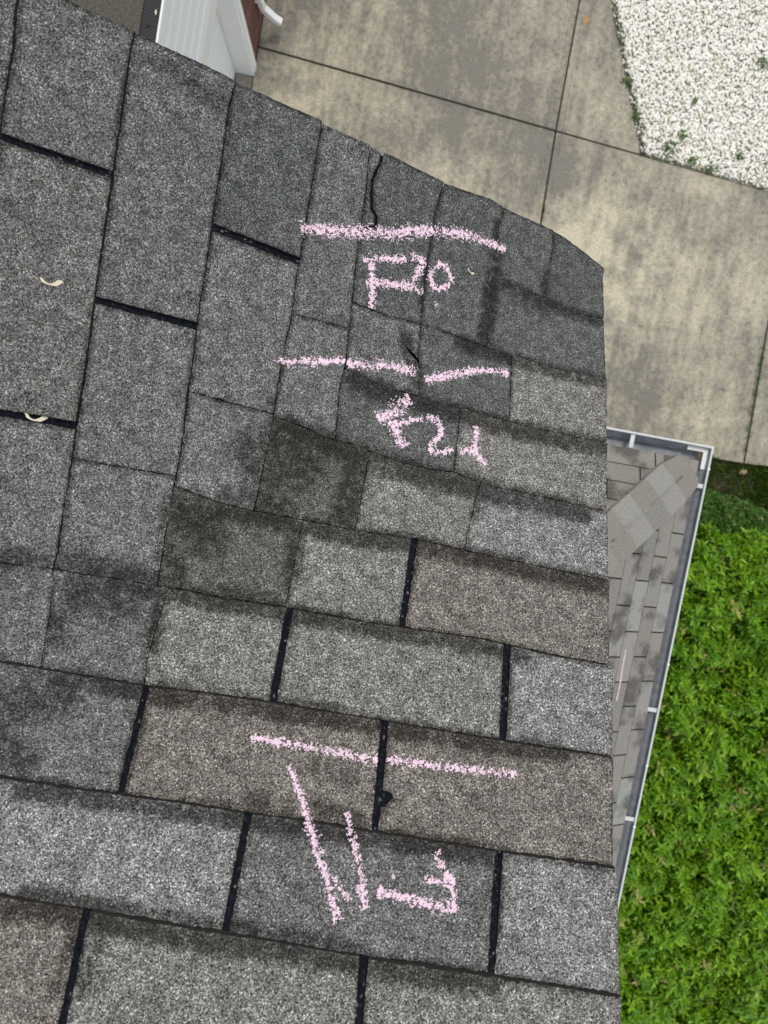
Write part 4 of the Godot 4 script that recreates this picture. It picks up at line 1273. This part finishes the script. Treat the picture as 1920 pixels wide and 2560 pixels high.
# ---------------------------------------------------------------- odds and ends
func small_things() -> void:
	# dry flower husks fallen on the roof
	var spots := [[Vector2(-0.7896, 0.3327), 0.35, 0.8, "pale curled husk lying on a shingle near the left slope's dark slot"], [Vector2(-0.7854, 0.4985), 0.5, 0.8, "pale curled husk caught in a dark shingle slot"], [Vector2(-0.2516, 0.1303), 0.7, 0.55, "tiny pale husk beside the chalk writing F20"]]
	for k in spots.size():
		var s: Array = spots[k]
		var st := begin()
		var sz: float = s[2]
		var prev := []
		for j in 9:
			var t := j / 8.0
			var w := (0.0012 + 0.0036 * exp(-pow((t - 0.78) / 0.16, 2)) + 0.0016 * exp(-pow((t - 0.12) / 0.10, 2))) * sz * (0.3 if j == 0 or j == 8 else 1.0)
			var c := Vector3((t - 0.5) * 0.033 * sz, 0.002 + 0.0035 * sin(t * 5.0) * sz, 0.006 * sin(t * 4.2) * sz)
			var ring := [c + Vector3(0, 0.0002, -w), c + Vector3(0, 0.0018 * sz, -w * 0.2), c + Vector3(0, 0.0008, w)]
			if j > 0:
				for h in 2: quad(st, prev[h], prev[h + 1], ring[h + 1], ring[h], Vector3.UP)
			prev = ring
		var o := put(st.commit(), "husk" if k == 0 else "husk_%03d" % k, self, M.husk)
		var at: Vector2 = s[0]
		var y := top_at(at)
		if y < 0.0: y = roof_y(at) + 0.002
		o.position = Vector3(at.x, y + 0.0005, at.y)
		o.rotation = Vector3(0, -s[1] + 0.3, 0)
		var nrm := Vector3(PITCH, 1, 0).normalized() if -at.x > at.y else Vector3(0, 1, -PITCH).normalized()
		o.basis = Basis(Quaternion(Vector3.UP, nrm)) * o.basis
		tag(o, s[3], "husk", "dry husks fallen on the roof")
	# litter on the gutter guard
	for k in 5:
		var l := begin()
		leaf_into(l, Vector3.ZERO, Vector3(1, 0.15, 0.2).normalized(), Vector3.UP, 0.03 + 0.008 * (k % 3), 0.012, 0.3, Color(1, 1, 1))
		var o := put(l.commit(), "dry_leaf" if k == 0 else "dry_leaf_%03d" % k, self, M.husk if k % 2 else M.twig)
		o.position = Vector3(-2.035 + 0.02 * ((k * 7) % 4 - 1.5), 4.562, -2.0 + 0.075 * k + (0.02 if k % 2 else 0.0))
		o.rotation.y = k * 1.9
		tag(o, "dry leaf scrap on the black mesh of the garage gutter", "leaf", "leaf litter on the gutter guard")
	var cl := begin()
	leaf_into(cl, Vector3(-0.03, 0, 0), Vector3(1, 0.1, 0.25).normalized(), Vector3.UP, 0.06, 0.035, 0.25, Color(1, 1, 1))
	leaf_into(cl, Vector3(0.0, 0.004, 0.01), Vector3(0.3, 0.1, -1).normalized(), Vector3.UP, 0.045, 0.03, 0.2, Color(1, 1, 1))
	var cleaf := put(cl.commit(), "brown_leaf", self, plain(0.10, 0.075, 0.045, 0.9))
	cleaf.position = Vector3(1.665, 4.685, 0.062)
	tag(cleaf, "dark brown wet leaf lying in the lower gutter corner", "leaf")
	# white bird dropping on the garage roof
	var bd := begin()
	for k in 60:
		var t := rng.randf()
		var c := Vector2(-2.40, -1.98).lerp(Vector2(-2.33, -1.90), t) + Vector2(rng.randfn(0, 0.006), rng.randfn(0, 0.006))
		var y := 4.57 + (-2.085 - c.x) * PITCH + 0.002
		var r := rng.randf_range(0.003, 0.009)
		var a0 := rng.randf() * TAU
		for j in 5:
			for q in [Vector2.ZERO, Vector2.from_angle(a0 + j * TAU / 5), Vector2.from_angle(a0 + (j + 1) * TAU / 5)]:
				bd.set_normal(Vector3(PITCH, 1, 0).normalized())
				bd.add_vertex(Vector3(c.x + q.x * r, y - q.x * r * PITCH + 0.001 * k / 60.0, c.y + q.y * r))
	tag(put(bd.commit(), "bird_dropping", self, M.white), "white streak of bird dropping on the brown garage roof", "bird dropping")
	# weeds in the gravel
	var weeds := [[Vector2(2.78, -4.12), 1.5, "largest dark green weed clump growing at the concrete edge"], [Vector2(3.35, -3.98), 0.8, "pale green weed clump leaning over the concrete edge"], [Vector2(2.92, -4.30), 0.6, "small weed behind the largest weed clump"], [Vector2(2.10, -4.80), 0.5, ""], [Vector2(3.68, -4.20), 0.6, ""], [Vector2(3.10, -4.02), 0.45, ""], [Vector2(3.75, -5.35), 0.8, "brownish green weed clump far out in the gravel"], [Vector2(2.30, -4.40), 0.4, ""], [Vector2(2.98, -4.72), 0.3, ""]]
	for k in weeds.size():
		var w: Array = weeds[k]
		var root := Node3D.new()
		root.name = "weed" if k == 0 else "weed_%03d" % k
		root.position = Vector3(w[0].x, -0.02, w[0].y)
		add_child(root)
		var st := begin()
		var n := int(26 * w[1]) + 8
		for j in n:
			var a := rng.randf() * TAU
			var d := Vector3(cos(a), rng.randf_range(0.25, 1.2), sin(a)).normalized()
			var base := Vector3(rng.randfn(0, 0.045) * w[1], rng.randf_range(0.01, 0.05), rng.randfn(0, 0.045) * w[1])
			leaf_into(st, base, d, Vector3.UP, rng.randf_range(0.03, 0.06), rng.randf_range(0.014, 0.026), 0.3, Color(0.03, 0.09, 0.02).lerp(Color(0.13, 0.20, 0.05), rng.randf() * (0.4 if k == 0 else 1.0)))
		put(st.commit(), "leaves", root, M.leaf)
		var sm := begin()
		for j in 4:
			var a := j * 1.6
			rect_tube(sm, [Vector3(0, -0.02, 0), Vector3(cos(a) * 0.02, 0.02, sin(a) * 0.02)], 0.002, 0.002)
		put(sm.commit(), "stem", root, M.twig)
		tag(root, w[2] if w[2] else "small green weed growing out of the white gravel", "weed", "weeds in the gravel")
	# broken piece of stone at the driveway's end
	var rk := begin()
	for t in IcosaBall.make(rng):
		for v: Vector3 in t[0]:
			rk.set_normal(t[1])
			rk.add_vertex(v * Vector3(0.055, 0.04, 0.04))
	var rock := put(rk.commit(), "rock", self, plain(0.28, 0.22, 0.15, 0.95))
	rock.position = Vector3(4.58, 0.0, -0.31)
	rock.rotation.y = 0.5
	tag(rock, "small tan broken stone lying on bare soil by the driveway", "rock")
	# orange paint dab on the upper slab
	var pd := begin()
	for k in 90:
		var c := Vector2(1.452, -5.42) + Vector2(rng.randfn(0, 0.014), rng.randfn(0, 0.02))
		var r := rng.randf_range(0.004, 0.012)
		for j in 6:
			for q in [Vector2.ZERO, Vector2.from_angle(j * TAU / 6), Vector2.from_angle((j + 1) * TAU / 6)]:
				pd.set_normal(Vector3.UP)
				pd.add_vertex(Vector3(c.x + q.x * r, 0.002 + k * 0.00002, c.y + q.y * r))
	tag(put(pd.commit(), "paint_mark", self, plain(0.42, 0.24, 0.11, 0.9)), "faded orange paint mark on the concrete slab", "paint mark")
